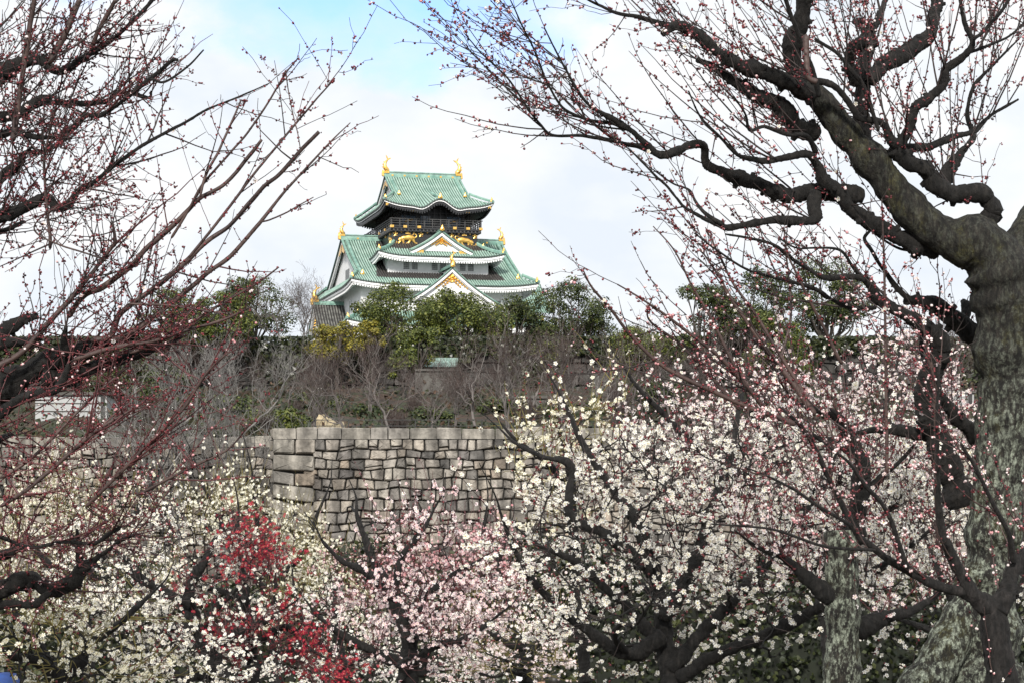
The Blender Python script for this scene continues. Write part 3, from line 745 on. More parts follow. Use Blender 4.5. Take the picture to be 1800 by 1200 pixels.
M_coping = island_mat('coping stone', [(0, (.25, .235, .21)), (.5, (.33, .305, .265)), (1, (.29, .27, .245))], 2.2, .7, 8, .5)
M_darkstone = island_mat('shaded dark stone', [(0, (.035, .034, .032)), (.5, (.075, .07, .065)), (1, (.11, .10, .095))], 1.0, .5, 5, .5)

def stone_poly(mb, q, dpt, bulge, org, ex, ez, en, m=0):
    """q: 4 corners (a,h) counter-clockwise; cut corners and a bulged face"""
    q = np.asarray(q); pts = []
    for i in range(4):
        p, a, b = q[i], q[i - 1], q[(i + 1) % 4]
        k1, k2 = rng.uniform(.08, .24, 2)
        pts += [p + (a - p) * k1 * .8, p + (p - (a + b) / 2) * -.045, p + (b - p) * k2 * .8]
    pts = np.array(pts); c = pts.mean(0); n = len(pts)
    rings = [(1.0, -.25), (1.0, dpt * .35), (.95, dpt * .85), (.84, dpt + bulge * .75)]
    V = []
    for k, d in rings:
        w = c + (pts - c) * k; jit = rng.normal(size=n) * .028
        for (a, h), j in zip(w, jit): V.append(org + ex * a + ez * h + en * (d + j * (d > 0)))
    V.append(org + ex * c[0] + ez * c[1] + en * (dpt + bulge))
    F = [[j * n + i, j * n + (i + 1) % n, (j + 1) * n + (i + 1) % n, (j + 1) * n + i] for j in range(3) for i in range(n)]
    mb.addm(np.array(V), [(F, m), ([[3 * n + i, 3 * n + (i + 1) % n, 4 * n] for i in range(n)], m)], False)

def masonry(mb, org, ex, ez, en, length, top, bottom, hmin=.5, hmax=.72, wmin=.46, wmax=.88, seed=1, left_quoin=0.0):
    r = np.random.default_rng(seed)
    ph = r.uniform(0, 6, 8)
    h = top; rows = [h]
    while h > bottom: h -= r.uniform(hmin, hmax); rows.append(h)
    def bound(k, a):
        if k == 0: return rows[0]
        return rows[k] + .06 * math.sin(a * .9 + ph[k % 8] + k) + .06 * math.sin(a * 2.3 + ph[(k + 3) % 8] * 2 + k * 1.7)
    g = .03
    if left_quoin:                      # long dressed corner stones, tilting more the lower they sit
        hq, j = top, 0
        while hq > bottom:
            hh = r.uniform(.72, .98); wq = left_quoin * (1.18 if j % 2 else .62); tl = min(.45, .10 * j)
            stone_poly(mb, [(g, hq - hh + g), (wq - g, hq - hh - tl + g), (wq - g, hq - tl * .9 - g), (g, hq - g)], .24, .03, org, ex, ez, en, 1)
            if not j % 2:
                stone_poly(mb, [(wq + g, hq - hh - tl + g), (left_quoin * 1.2 - g, hq - hh - tl + .04), (left_quoin * 1.2 - g, hq - tl - g), (wq + g, hq - tl * .9 - g)], .2, .05, org, ex, ez, en, 0)
            hq -= hh; j += 1
    for k in range(len(rows) - 1):
        a = left_quoin * (.85 + .3 * math.sin(k * 2.1)) if left_quoin else -r.uniform(0, .5)
        sk = r.normal() * .03
        while a < length:
            w = r.uniform(wmin, wmax) * (1.25 if r.random() < .12 else 1)
            b = a + w; s2 = r.normal() * .035
            lo0, lo1, hi0, hi1 = bound(k + 1, a), bound(k + 1, b), bound(k, a), bound(k, b)
            if r.random() < .16 and hi0 - lo0 > .6:      # a small filler stone above or below
                cut = .28 * (hi0 - lo0)
                stone_poly(mb, [(a + g + sk, lo0 + g), (b - g + s2, lo1 + g), (b - g - s2, lo1 + cut - g), (a + g - sk, lo0 + cut - g)], r.uniform(.02, .1), .04, org, ex, ez, en, 0)
                lo0 += cut; lo1 += cut
            gg = g * r.uniform(.7, 1.6)
            stone_poly(mb, [(a + gg + sk, lo0 + gg), (b - gg + s2, lo1 + gg), (b - gg - s2, hi1 - gg), (a + gg - sk, hi0 - gg)], r.uniform(.06, .2), r.uniform(.0, .055), org, ex, ez, en, 0)
            a = b; sk = s2
def wall_thing(name, x0, x1, Y, top, bottom, label, quoin=0, seed=1, cop=True):
    root = empty(name, (x0, Y, 0)); tag(root, label, 'wall')
    ex = np.array([1., 0, 0]); ez = unit(np.array([0, .13, 1.])); en = np.array([0, -1., .13])
    mb = MB(); Lg = x1 - x0
    org = np.array([0, -.13 * 0, top])
    masonry(mb, org, ex, ez, en, Lg, -.72, bottom - top, seed=seed, left_quoin=quoin)
    mb.build('facing_stones', [M_stone, M_coping], root)
    c = MB(); p = org + ez * -.5; q = org + ez * (bottom - top)
    dn = -en * .12
    V = [p + dn, p + ex * Lg + dn, q + ex * Lg + dn, q + dn]; V += [v + np.array([0, 1.5, 0]) for v in V]
    c.add(V, [[0, 3, 2, 1], [4, 5, 6, 7], [0, 1, 5, 4], [0, 4, 7, 3], [1, 2, 6, 5]], 0); c.build('core', M_mortar, root)
    if cop:
        k = MB(); a = 0.0; r = np.random.default_rng(seed + 5)
        while a < Lg:
            w = r.uniform(1.0, 2.1); d = r.uniform(.0, .05); hh = r.uniform(.60, .68) + (.05 if r.random() < .3 else 0)
            t0 = -.70
            bev = .05
            xs = (a + .02, a + w - .02); 
            V = []
            for zz, ins in ((t0, 0), (t0 + hh - bev, 0), (t0 + hh, bev)):
                for (xx, yy) in ((xs[0] + ins, -.14 - d + ins), (xs[1] - ins, -.14 - d + ins + r.normal() * .012), (xs[1] - ins, .9 - ins), (xs[0] + ins, .9 - ins)):
                    V.append([xx + r.normal() * .01, yy, top + zz + r.normal() * .012])
            F = [[0, 1, 5, 4], [1, 2, 6, 5], [2, 3, 7, 6], [3, 0, 4, 7], [4, 5, 9, 8], [5, 6, 10, 9], [6, 7, 11, 10], [7, 4, 8, 11], [8, 9, 10, 11]]
            k.add(V, F, 0); a += w
        k.build('coping', M_coping, root)
    return root
wall_thing('stone_wall', XC, 62, 150, ZT, -5, 'grey dry-stone retaining wall of fitted blocks with pale coping across the middle', 2.1, 3)
wall_thing('stone_wall', -70, XC - .3, 160, ZT, -5, 'set-back stretch of stone wall behind the left white plum trees', 0, 11)
# side return of the bastion
sr_ = empty('stone_wall', (XC, 150, 0)); tag(sr_, 'short return wall joining the bastion corner to the set-back wall', 'wall')
mb = MB(); ez = unit(np.array([.0, .0, 1.])); masonry(mb, np.array([-.02, 10., ZT]), np.array([0, -1., 0]), ez, np.array([-1., 0, 0]), 9.6, -.05, -15, seed=21)
mb.build('facing_stones', [M_stone, M_coping], sr_)
c = MB(); c.box((.35, 5.4, ZT - 7.6), (.6, 8.6, 14.6)); c.build('core', M_mortar, sr_)

# low iron railing along the wall top
M_iron2 = mat('black iron rail', (.012, .012, .012), (.03, .03, .03), 5, .6)
fe = empty('railing', (XC + 2.2, 153.5, ZT - .35)); tag(fe, 'thin black iron railing running along the top of the near stone wall', 'railing')
mb = MB()
for z in (.62, .98): mb.box((24, 0, z), (48, .045, .045))
mb.build('rail', M_iron2, fe)
mb = MB()
for k in range(25): mb.box((k * 2.0, .04, .5), (.06, .06, 1.05))
mb.build('post', M_iron2, fe)

# upper wall of the castle bailey with dark ivy
uw = empty('bailey_wall', (0, 230, 0)); tag(uw, 'long dark ivy-topped bailey wall running behind the bare trees below the keep', 'wall')
mb = MB(); r9 = np.random.default_rng(4)
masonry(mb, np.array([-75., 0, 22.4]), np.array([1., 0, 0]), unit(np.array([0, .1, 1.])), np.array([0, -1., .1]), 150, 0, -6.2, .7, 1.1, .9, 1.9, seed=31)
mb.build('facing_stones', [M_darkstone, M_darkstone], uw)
c = MB(); c.box((0, 1.2, 18.6), (150, 1.9, 7.4)); c.build('core', M_mortar, uw)
# ------------------------------------------------------------------ vegetation on the hill
def leafmat(name, stops, trans=.25, rough=.5, nscale=.7):
    m = mat(name, stops[0][1], stops[-1][1], nscale, rough, 0, None, 0, .55, 3, trans, stops=stops)
    return m
M_leaf_dark = leafmat('dark evergreen leaf', [(.25, (.016, .028, .009)), (.5, (.045, .068, .017)), (.75, (.13, .15, .036))])
M_leaf_olive = leafmat('olive camphor leaf', [(.25, (.028, .044, .010)), (.5, (.088, .118, .022)), (.78, (.215, .23, .046))])
M_leaf_yellow = leafmat('yellow green leaf', [(.25, (.07, .075, .012)), (.5, (.20, .18, .020)), (.78, (.36, .30, .04))])
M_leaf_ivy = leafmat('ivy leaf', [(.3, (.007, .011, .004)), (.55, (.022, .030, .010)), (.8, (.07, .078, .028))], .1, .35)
M_trunk_h = mat('hill tree bark', (.030, .025, .021), (.085, .074, .065), 1.5, .9, .4, 6)
M_bare = mat('bare grey bark', (.085, .074, .070), (.20, .18, .17), .8, .9, .3, 6)
M_bare_pale = mat('pale bare bark', (.11, .104, .10), (.235, .225, .215), .8, .85, .3, 6)
M_twig_h = mat('mauve twig', (.050, .035, .031), (.125, .088, .078), .3, .9)

def leaf_cloud(mb, centers, radii, n, size, up=.5, squash=.72, shell=.5):
    k = len(centers); w = radii ** 2; w = w / w.sum(); pick = rng.choice(k, n, p=w)
    d = unit(rng.normal(size=(n, 3))); d[:, 2] = np.abs(d[:, 2]) * np.where(rng.random(n) < .72, 1, -1)
    rr = radii[pick] * (shell + (1 - shell) * rng.random(n) ** .6) * (1 + .12 * rng.normal(size=n))
    P = centers[pick] + d * rr[:, None] * np.array([1, 1, squash])
    nr = unit(d + np.array([0, 0, up]) + rng.normal(size=(n, 3)) * .55)
    fr = frames(nr); s = size * rng.uniform(.6, 1.35, n)
    tv = np.array([[-.5, -.32, 0], [.1, -.5, .08], [.55, .1, -.05], [.0, .5, .06], [-.45, .3, 0]])
    inst(mb, tv, [([[0, 1, 2, 3, 4]], 0)], P, fr, s)

def evergreen(name, x, y0, y1, wpx, Y, m, label, n=5200, base=None, puffs=26, seed=0, low=.0, lean=0.0, group='evergreen trees on the castle hill'):
    """crown spans rows y0..y1 (wpx wide) at distance Y; trunk goes down to row base"""
    global rng
    keep_rng = rng; rng = np.random.default_rng(100 + seed)
    wpx *= 1.14; y0 -= 2; y1 += 12
    c = W(x, (y0 + y1) / 2, Y); rx = wpx / FPX * Y / 2; rz = (y1 - y0) / FPX * Y / 2
    bz = (22.0 if Y > 231 else float(zslope(np.array(c[0]), np.array(Y)))) if base is None else W(x, base, Y)[2]
    root = empty(name, (c[0] + lean, Y, bz)); tag(root, label, 'tree', group)
    o = np.array([c[0] + lean, Y, bz])
    th = rng.uniform(0, 2 * np.pi, puffs); el = rng.uniform(-.7, 1, puffs)
    rr = rng.uniform(.55, .95, puffs)
    ce = np.sqrt(np.clip(1 - el ** 2, 0, 1))
    pc = np.stack([np.cos(th) * ce * rr * rx, np.sin(th) * ce * rr * rx * .8, el * rr * rz], -1) + c - o
    pr = rng.uniform(.23, .40, puffs) * min(rx, rz * 1.25)
    cr = MB(); leaf_cloud(cr, pc, pr, int(n * 2.3), max(.13, .0125 * math.sqrt(rx * rz) * 4.2 / 4 + .085), .6)
    # small sprigs that break the outline
    sp = unit(rng.normal(size=(puffs * 4, 3))); ppk = rng.integers(0, puffs, puffs * 4)
    leaf_cloud(cr, pc[ppk] + sp * pr[ppk, None] * .95 * np.array([1, 1, .75]), pr[ppk] * .30, n // 4, .2, .5)
    cr.build('crown', m, root)
    tr = MB(); fork = np.array([0, 0, (c[2] - rz * .9 - bz)]) + np.array([-lean * .7, 0, 0])
    fork[2] = max(fork[2], .25 * (c[2] - bz))
    r0 = .022 * (c[2] + rz - bz) + .05
    nt_ = 10; t = np.linspace(0, 1, nt_)[:, None]
    P = fork * t + rng.normal(size=(nt_, 3)) * .07 * t * (1 - t) * 4; P[0, 2] = -.4
    tubes(tr, P, np.linspace(r0 * 1.15, r0 * .75, nt_), 8, 0)
    for p, q in zip(pc, pr):
        mid = fork * .45 + p * .55 + np.array([0, 0, -.18 * rz]) + rng.normal(size=3) * .12 * rx
        cc = spline([fork * .92, mid, p + np.array([0, 0, q * .2])], 8)
        tubes(tr, cc, np.linspace(r0 * .5, r0 * .09, 8), 5, 0)
        for _ in range(2):
            e = p + unit(rng.normal(size=3)) * q * .8
            tubes(tr, spline([cc[5], (cc[5] + e) / 2 + rng.normal(size=3) * .1, e], 5), np.linspace(r0 * .16, r0 * .05, 5), 4, 0)
    tr.build('trunk', M_trunk_h, root)
    rng = keep_rng
    return root

EV = [  # x, top row, bottom row, width, distance, leaf, leaves, puffs, label
    (700, 497, 612, 124, 243, M_leaf_olive, 6500, 34, 'tall olive evergreen standing directly before the keep gable, left of the umbrella-shaped one'),
    (812, 517, 618, 165, 240, M_leaf_olive, 8500, 40, 'broad umbrella-shaped evergreen with forked limbs showing, in front of the keep'),
    (902, 522, 622, 112, 249, M_leaf_dark, 5200, 30, 'darker evergreen just right of the umbrella-shaped one under the eave corner'),
    (1005, 505, 612, 138, 246, M_leaf_dark, 5600, 30, 'tall dark evergreen with sky showing between its limbs, right of the keep'),
    (962, 562, 632, 70, 252, M_leaf_dark, 2600, 16, 'small near-black evergreen tucked left of the tall dark tree with open limbs'),
    (1142, 560, 668, 112, 218, M_leaf_olive, 4600, 28, 'round green evergreen standing alone above the pink plum blossom'),
    (1240, 496, 640, 98, 224, M_leaf_dark, 4200, 26, 'evergreen with a lobed crown at the left of the right-hand clump'),
    (1330, 470, 650, 134, 227, M_leaf_dark, 6000, 34, 'tallest evergreen of the right-hand clump seen through plum branches'),
    (1365, 545, 690, 114, 214, M_leaf_olive, 4300, 26, 'bright green lower evergreen in the right-hand clump'),
    (1455, 456, 605, 134, 240, M_leaf_dark, 5200, 28, 'evergreen beside the mossy plum trunk, rightmost of the far clump'),
    (448, 494, 600, 128, 246, M_leaf_dark, 4600, 26, 'dark evergreen with slender bare stems left of the keep'),
    (388, 508, 620, 108, 226, M_leaf_olive, 4300, 26, 'olive evergreen behind the red plum shoots left of the slender-stemmed one'),
    (300, 512, 645, 132, 224, M_leaf_olive, 5000, 28, 'wide olive evergreen half hidden by the dark left plum limb'),
    (205, 590, 742, 120, 205, M_leaf_dark, 5200, 28, 'dense dark evergreen beside the white block building'),
    (300, 632, 742, 95, 200, M_leaf_dark, 3600, 22, 'low dark evergreen between pale bare trunks above the set-back wall'),
]
for i, (x, a, b, w, Y, m, n, pf, lab) in enumerate(EV):
    evergreen('evergreen_tree', x, a, b, w, Y, m, lab, n, 640 if i == 10 else None, pf, i, 0, 0.0)
YG = [(592, 567, 632, 88, 226, 'yellow-green evergreen left of the keep foot above the wall', 3000), (655, 566, 612, 44, 228, 'small yellow-green crown between the yellow-green tree and the tall olive tree', 1500),
      (736, 572, 640, 70, 222, 'yellow-green lower crown hanging in front of the umbrella tree', 2500), (708, 612, 660, 48, 214, 'small rounded olive tree beside the green-roofed pavilion', 1800),
      (958, 600, 640, 50, 224, 'small bright evergreen crown below the dark evergreens', 1500)]
for i, (x, a, b, w, Y, lab, n) in enumerate(YG):
    evergreen('evergreen_tree', x, a, b, w, Y, M_leaf_yellow if i < 2 else M_leaf_olive, lab, n, None, 16, 40 + i, group='yellow-green trees at the wall foot')

# ivy curtain hanging over the bailey wall: no one could count its leaves
iv = MB(); n = 15000
X = rng.uniform(-62, 62, n); z = 22.75 - rng.random(n) ** 1.7 * 3.1 * (.5 + .5 * np.clip(np.sin(X * .8) + np.sin(X * .31 + 1) + .6, 0, 1.6))
Yv = 229.6 - .1 * (22.4 - z) * -1 * 0 - rng.random(n) * .4 - (22.4 - z) * .10
fr = frames(unit(np.stack([rng.normal(size=n) * .6, -np.ones(n), rng.normal(size=n) * .6 + .3], -1)))
inst(iv, np.array([[-.5, -.3, 0], [.1, -.5, .05], [.5, .1, 0], [0, .5, .05]]), [([[0, 1, 2, 3]], 0)], np.stack([X, Yv, z], -1), fr, rng.uniform(.22, .5, n))
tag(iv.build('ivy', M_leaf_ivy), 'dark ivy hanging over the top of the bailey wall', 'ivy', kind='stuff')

# ---- bare winter trees: five built, the rest copied part by part
def branch_levels(o, trunkP, trunkR, counts, lens, spread, upw, Ks=(7, 6, 5, 5)):
    levels = [(trunkP[None], trunkR[None])]
    for lv, (cnt, ln, sp, uw_) in enumerate(zip(counts, lens, spread, upw)):
        Pp, Rp = levels[-1]; M, K, _ = Pp.shape
        par = np.repeat(np.arange(M), cnt); nn = len(par)
        t = rng.uniform(.35 if lv == 0 else .25, 1, nn) * (K - 1.001); i = t.astype(int); f = (t - i)[:, None]
        p0 = Pp[par, i] * (1 - f) + Pp[par, i + 1] * f; r0 = Rp[par, i] * .62
        tg = unit(Pp[par, i + 1] - Pp[par, i])
        d = unit(tg * (1 - sp) + unit(rng.normal(size=(nn, 3))) * sp + np.array([0, 0, uw_]))
        K2 = Ks[min(lv, 3)]; s = np.linspace(0, 1, K2)
        Ln = ln * rng.uniform(.55, 1.25, nn)
        wig = np.cumsum(rng.normal(size=(nn, K2, 3)) * .075, 1); wig[:, 0] = 0
        P = p0[:, None] + (d[:, None] * s[None, :, None] + wig) * Ln[:, None, None]
        P[:, :, 2] += (uw_ * .5 * s ** 2)[None] * Ln[:, None]
        Rr = r0[:, None] * (1 - .75 * s)[None]
        levels.append((P, Rr))
    return levels
def bare_tree(h, seed, stems=1, lean=0.0, wide=1.0, dens=1.0, pale=False, rmin=.0075):
    global rng
    kr = rng; rng = np.random.default_rng(500 + seed)
    root = empty('bare_tree'); tr = MB(); tw = MB()
    for sidx in range(stems):
        k = 9; t = np.linspace(0, 1, k)[:, None]
        top = np.array([lean * h + rng.normal() * .12 * h * wide, rng.normal() * .1 * h, h * rng.uniform(.5, .65)])
        P = top * t + np.cumsum(rng.normal(size=(k, 3)) * .025 * h, 0) * t; P[0] = (rng.normal() * .1 * stems, 0, -.4)
        r0 = h * .017 / math.sqrt(stems) ** .7
        Rr = np.linspace(r0, r0 * .55, k)
        lv = branch_levels(None, P, Rr, [7, 5, 4, max(2, int(2.6 * dens))], [.40 * h * wide, .24 * h, .14 * h, .085 * h], [.62, .55, .5, .5], [.45, .32, .22, .12])
        tubes(tr, *lv[0], 7); tubes(tr, *lv[1], 6)
        tubes(tr, lv[2][0], np.maximum(lv[2][1], rmin * 1.6), 4)
        tubes(tw, lv[3][0], np.maximum(lv[3][1], rmin), 3); tubes(tw, lv[4][0], np.full_like(lv[4][1], rmin * .8), 3)
    tr.build('trunk', M_bare_pale if pale else M_bare, root); tw.build('twigs', M_bare_pale if pale == 2 else M_twig_h, root)
    rng = kr
    return root
def copy_thing(root, loc, rz, sc, label, group):
    r = root.copy(); COL.objects.link(r); r.location = loc; r.rotation_euler = (0, 0, rz); r.scale = (sc,) * 3
    for ch in list(root.children):
        c_ = ch.copy(); COL.objects.link(c_); c_.parent = r
    r['label'] = label; r['group'] = group
    return r
protos = [bare_tree(5.6, 1), bare_tree(5.6, 2, 2), bare_tree(5.6, 3, 1, .12, 1.15), bare_tree(5.6, 4, 3, 0, 1.1, .8), bare_tree(5.6, 5, 2, .35, 1.4, .7, 2), bare_tree(5.6, 6, 1, -.05, 1.0, .5, 1)]
# x, distance, proto, scale, rotation, label
BT = [(340, 186, 5, 1.15, 2.2, 'pale-trunked bare tree above the set-back wall, right of the dark evergreens'), (238, 176, 5, 1.0, 1.0, 'thin pale bare tree just right of the white block building'),
      (415, 163, 4, 1.05, .1, 'leaning pale bare tree whose white forked branches reach right over the bush'), (300, 170, 4, .95, .5, 'pale bare tree leaning right above the set-back wall, left of the larger leaning one'),
      (556, 166, 1, .95, .8, 'twin-stemmed grey bare tree left of the pale boulders'), (608, 160, 0, .95, .3, 'straight grey bare tree standing among the pale boulders'),
      (692, 158, 2, .98, 4.0, 'grey bare tree with an upswept fan of limbs close behind the coping'), (650, 190, 1, 1.05, 1.3, 'mauve bare tree below the yellow-green crowns'),
      (757, 166, 1, .85, 2.5, 'low many-twigged bare tree in front of the pavilion wall'), (800, 175, 3, .75, 1.5, 'small spreading bare tree above the pale stones left of the low hedge'),
      (836, 172, 2, 1.15, 2.6, 'large bare tree under the umbrella evergreen, its trunk leaning left'), (893, 158, 3, 1.0, 5.0, 'bare tree with twisted low limbs at the coping right of the low hedge'),
      (1052, 200, 5, 1.2, .2, 'pale broken-topped bare tree under the tall dark evergreen'), (925, 182, 0, 1.1, 3.1, 'dark bare tree with a wide twig dome left of the lamp post'),
      (985, 168, 3, 1.05, 1.9, 'many-stemmed bare tree just right of the lamp post'), (1040, 178, 2, 1.0, 1.1, 'bare tree behind the first tall plum sprays'),
      (1110, 185, 1, 1.1, 2.1, 'bare tree below the round green evergreen'), (1180, 192, 0, 1.15, .7, 'bare tree behind the pink-tipped plum shoots'),
      (1225, 205, 3, 1.1, 1.3, 'bare tree at the foot of the right-hand evergreen clump'), (505, 202, 0, 1.05, 2.9, 'bare tree behind the round bush at the wall corner'),
      (460, 212, 1, 1.0, 4.4, 'bare tree against the ivy wall left of the yellow-green tree'), (560, 214, 3, 1.0, .4, 'mauve bare tree directly under the yellow-green tree'),
      (720, 208, 2, .9, 5.3, 'bare tree left of the pavilion below the small rounded olive tree'), (875, 206, 0, 1.15, 1.7, 'bare tree against the bailey wall right of the pavilion'),
      (400, 205, 2, 1.1, 3.6, 'bare tree in front of the ivy wall below the olive evergreen'), (1290, 196, 1, 1.1, 5.9, 'bare tree seen through the plum shoots right of the clump'),
      (1560, 215, 0, 1.5, 2.0, 'tall bare tree behind the white plum sprays left of the mossy trunk'), (1610, 225, 2, 1.4, .9, 'hazy bare tree close beside the mossy trunk'),
      (533, 232.5, 3, .95, 1.0, 'fine bare tree on the wall top left of the keep'), (497, 234, 0, 1.0, .2, 'upright bare sapling on the wall top beside the slender evergreen'),
      (130, 200, 1, 1.0, .2, 'bare tree behind the white block building'), (1660, 190, 3, 1.2, .2, 'bare tree behind the right plum trunk')]
used = set()
for x, Y, p, sc, rz, lab in BT:
    X = (x - HX) / FPX * Y; z = 22.0 if Y > 231 else float(zslope(np.array(X), np.array(float(Y))))
    g_ = 'bare winter trees on the hillside'
    if 198 < Y < 231: sc *= .66
    if p not in used:
        used.add(p); r = protos[p]; r.location = (X, Y, z); r.rotation_euler = (0, 0, rz); r.scale = (sc,) * 3
        tag(r, lab, 'tree', g_)
    else:
        c_ = copy_thing(protos[p], (X, Y, z), rz, sc, lab, g_); c_['category'] = 'tree'
# bare brushwood: small many-stemmed shrubs that nothing tells apart
bsh = bare_tree(1.5, 9, 5, 0, 1.3, .8, False, .006); bsh.name = 'bare_shrub'; tag(bsh, 'low bare grey-brown brushwood shrub among the hillside trunks', 'shrub', 'brushwood shrubs on the hillside')
k = 0
for i in range(18):
    x = rng.uniform(170, 1250); Y = rng.uniform(162, 224)
    if x > 480 and rng.random() < .3: Y = rng.uniform(155, 170)
    X = (x - HX) / FPX * Y; loc = (X, Y, float(zslope(np.array(X), np.array(Y))))
    if i == 0: bsh.location = loc
    else:
        c_ = copy_thing(bsh, loc, rng.uniform(0, 6), rng.uniform(.7, 1.5), bsh['label'], bsh['group'])

def bush(x, y, w, h, Y, m, label, n=1500, seed=0):
    c = W(x, y, Y); X = c[0]; z = float(zslope(np.array(X), np.array(float(Y)))); rx = w / FPX * Y / 2; rz = h / FPX * Y
    k = 14; pc = np.stack([rng.uniform(-1, 1, k) * rx * .8, rng.uniform(-.8, .8, k) * rx * .5, rng.uniform(.15, .65, k) * rz], -1)
    root = empty('evergreen_bush', (X, Y, z)); tag(root, label, 'bush', 'evergreen bushes on the hillside')
    mb = MB(); leaf_cloud(mb, pc, np.full(k, rz * .38) * rng.uniform(.7, 1.2, k), n, .17); mb.build('foliage', m, root)
    st_ = MB()
    for p in pc: tubes(st_, spline([np.array([0, 0, -.1]), p * .5 + rng.normal(size=3) * .08, p], 5), np.linspace(.05, .015, 5), 4)
    st_.build('stems', M_trunk_h, root)
bush(490, 735, 115, 58, 170, M_leaf_olive, 'round olive bush above the corner of the near wall', 3200)
bush(835, 745, 95, 18, 156, M_leaf_olive, 'low clipped green hedge behind the coping', 1700)
bush(720, 735, 90, 45, 192, M_leaf_dark, 'dark green bush below the small rounded olive tree', 1700)
bush(655, 730, 70, 40, 196, M_leaf_dark, 'dark bush among trunks right of the pale boulders', 1500)
bush(870, 720, 70, 38, 195, M_leaf_dark, 'dark bush behind the large leaning bare tree', 1500)
bush(400, 720, 90, 45, 196, M_leaf_dark, 'dark bush between pale trunks left of the round olive bush', 1600)
bush(240, 735, 120, 50, 190, M_leaf_dark, 'dark bush at the foot of the evergreens left', 1800)
bush(1150, 725, 120, 90, 200, M_leaf_dark, 'tall dark bush below the round green evergreen', 2600)
bush(1010, 740, 80, 30, 200, M_leaf_dark, 'dark bush right of the lamp post', 1300)
bush(760, 728, 80, 40, 186, M_leaf_dark, 'dark evergreen bush under the pavilion wall', 1700)
bush(560, 700, 90, 40, 205, M_leaf_dark, 'dark bush below the yellow-green tree', 1700)
bush(930, 728, 70, 34, 188, M_leaf_dark, 'dark bush left of the lamp post', 1500)
bush(330, 735, 80, 40, 186, M_leaf_dark, 'dark bush behind the tall pale bare tree', 1500)
bush(1080, 735, 90, 60, 192, M_leaf_dark, 'dark bush behind the first plum sprays', 1800)
bush(590, 745, 60, 14, 156, M_leaf_olive, 'low grass-green bush at the foot of the pale boulders', 800)

# tangled undergrowth and leaf litter over the slope: nobody could count it
n = 60000; Yu = rng.uniform(156, 228, n); Xu = rng.uniform(-62, 62, n); cl = np.sin(Xu * .42 + Yu * .13) + np.sin(Xu * .23 - Yu * .31 + 2) + .9 * np.sin(Xu * 1.1 + Yu * .5)
kq = (cl > rng.normal(size=n) * .7 + .1) & ((Xu > XC + 1) | (Yu > 163)); Xu, Yu = Xu[kq], Yu[kq]; n = len(Xu)
zu = zslope(Xu, Yu) + np.abs(rng.normal(size=n)) * .42
mb = MB(); inst(mb, np.array([[-.5, -.32, 0], [.1, -.5, .08], [.55, .1, -.05], [.0, .5, .06]]), [([[0, 1, 2, 3]], 0)], np.stack([Xu, Yu, zu], -1), frames(unit(rng.normal(size=(n, 3)) + np.array([0, -.5, .8]))), rng.uniform(.16, .42, n))
M_under = mat('undergrowth', (.010, .016, .006), (.06, .035, .02), .25, .7, island=.35, stops=[(.3, (.010, .017, .006)), (.5, (.030, .042, .014)), (.6, (.055, .036, .020)), (.75, (.11, .06, .035))])
tag(mb.build('undergrowth', M_under), 'tangled dark undergrowth and fallen leaves on the castle slope', 'undergrowth', kind='stuff')

# pale boulders, lamp post, pavilion, retaining walls
M_tan = mat('pale sandstone', (.40, .32, .20), (.62, .53, .36), 1.2, .9, .5, 5)
def boulder(x, y, w, h, Y, label):
    c = W(x, y, Y); mb = MB(); a, b, cc = w / FPX * Y / 2, .6, h / FPX * Y / 2
    n1, n2 = 14, 9; V = []
    ph = rng.uniform(0, 6, 6)
    for j in range(n2):
        e = -math.pi / 2 + math.pi * j / (n2 - 1)
        for i in range(n1):
            t = 2 * math.pi * i / n1; k = 1 + .16 * math.sin(2 * t + ph[0]) + .12 * math.sin(3 * e + ph[1] + t) + .08 * math.sin(5 * t + ph[2])
            V.append([a * k * math.cos(t) * max(math.cos(e), .02) ** .6, b * k * math.sin(t) * max(math.cos(e), .02) ** .6, cc * k * math.copysign(abs(math.sin(e)) ** .7, math.sin(e))])
    mb.add(V, [[j * n1 + i, j * n1 + (i + 1) % n1, (j + 1) * n1 + (i + 1) % n1, (j + 1) * n1 + i] for j in range(n2 - 1) for i in range(n1)], 0)
    o = mb.build('boulder', M_tan); o.location = (c[0], Y, float(zslope(np.array(c[0]), np.array(float(Y)))) + cc * .75); tag(o, label, 'boulder', 'pale boulders behind the coping')
boulder(572, 720, 32, 46, 163, 'tall pale tan boulder between bare trunks, largest of the boulders'); boulder(599, 730, 18, 36, 162, 'narrow pale boulder just right of the tall tan one')
boulder(798, 732, 26, 14, 165, 'low pale boulder left of the clipped hedge'); boulder(842, 726, 14, 9, 167, 'small pale stone above the clipped hedge')
M_white = mat('white painted steel', (.62, .63, .64), (.72, .73, .74), 3, .5)
lp = empty('lamp_post', (W(936, 745, 156)[0], 156, ZT - .4)); tag(lp, 'small white lamp post with a flat head behind the coping', 'lamp')
mb = MB(); tubes(mb, np.array([[0, 0, 0], [0, 0, .6], [0, 0, 1.75]]), np.array([.05, .04, .04]), 8); mb.build('pole', M_white, lp)
mb = MB(); mb.box((0, 0, 1.8), (.55, .4, .07)); mb.box((0, 0, 1.87), (.42, .3, .07)); mb.build('lamp_head', M_white, lp)
M_conc = mat('weathered concrete', (.055, .052, .047), (.12, .115, .105), .6, .9, .2, 5, detail=8)
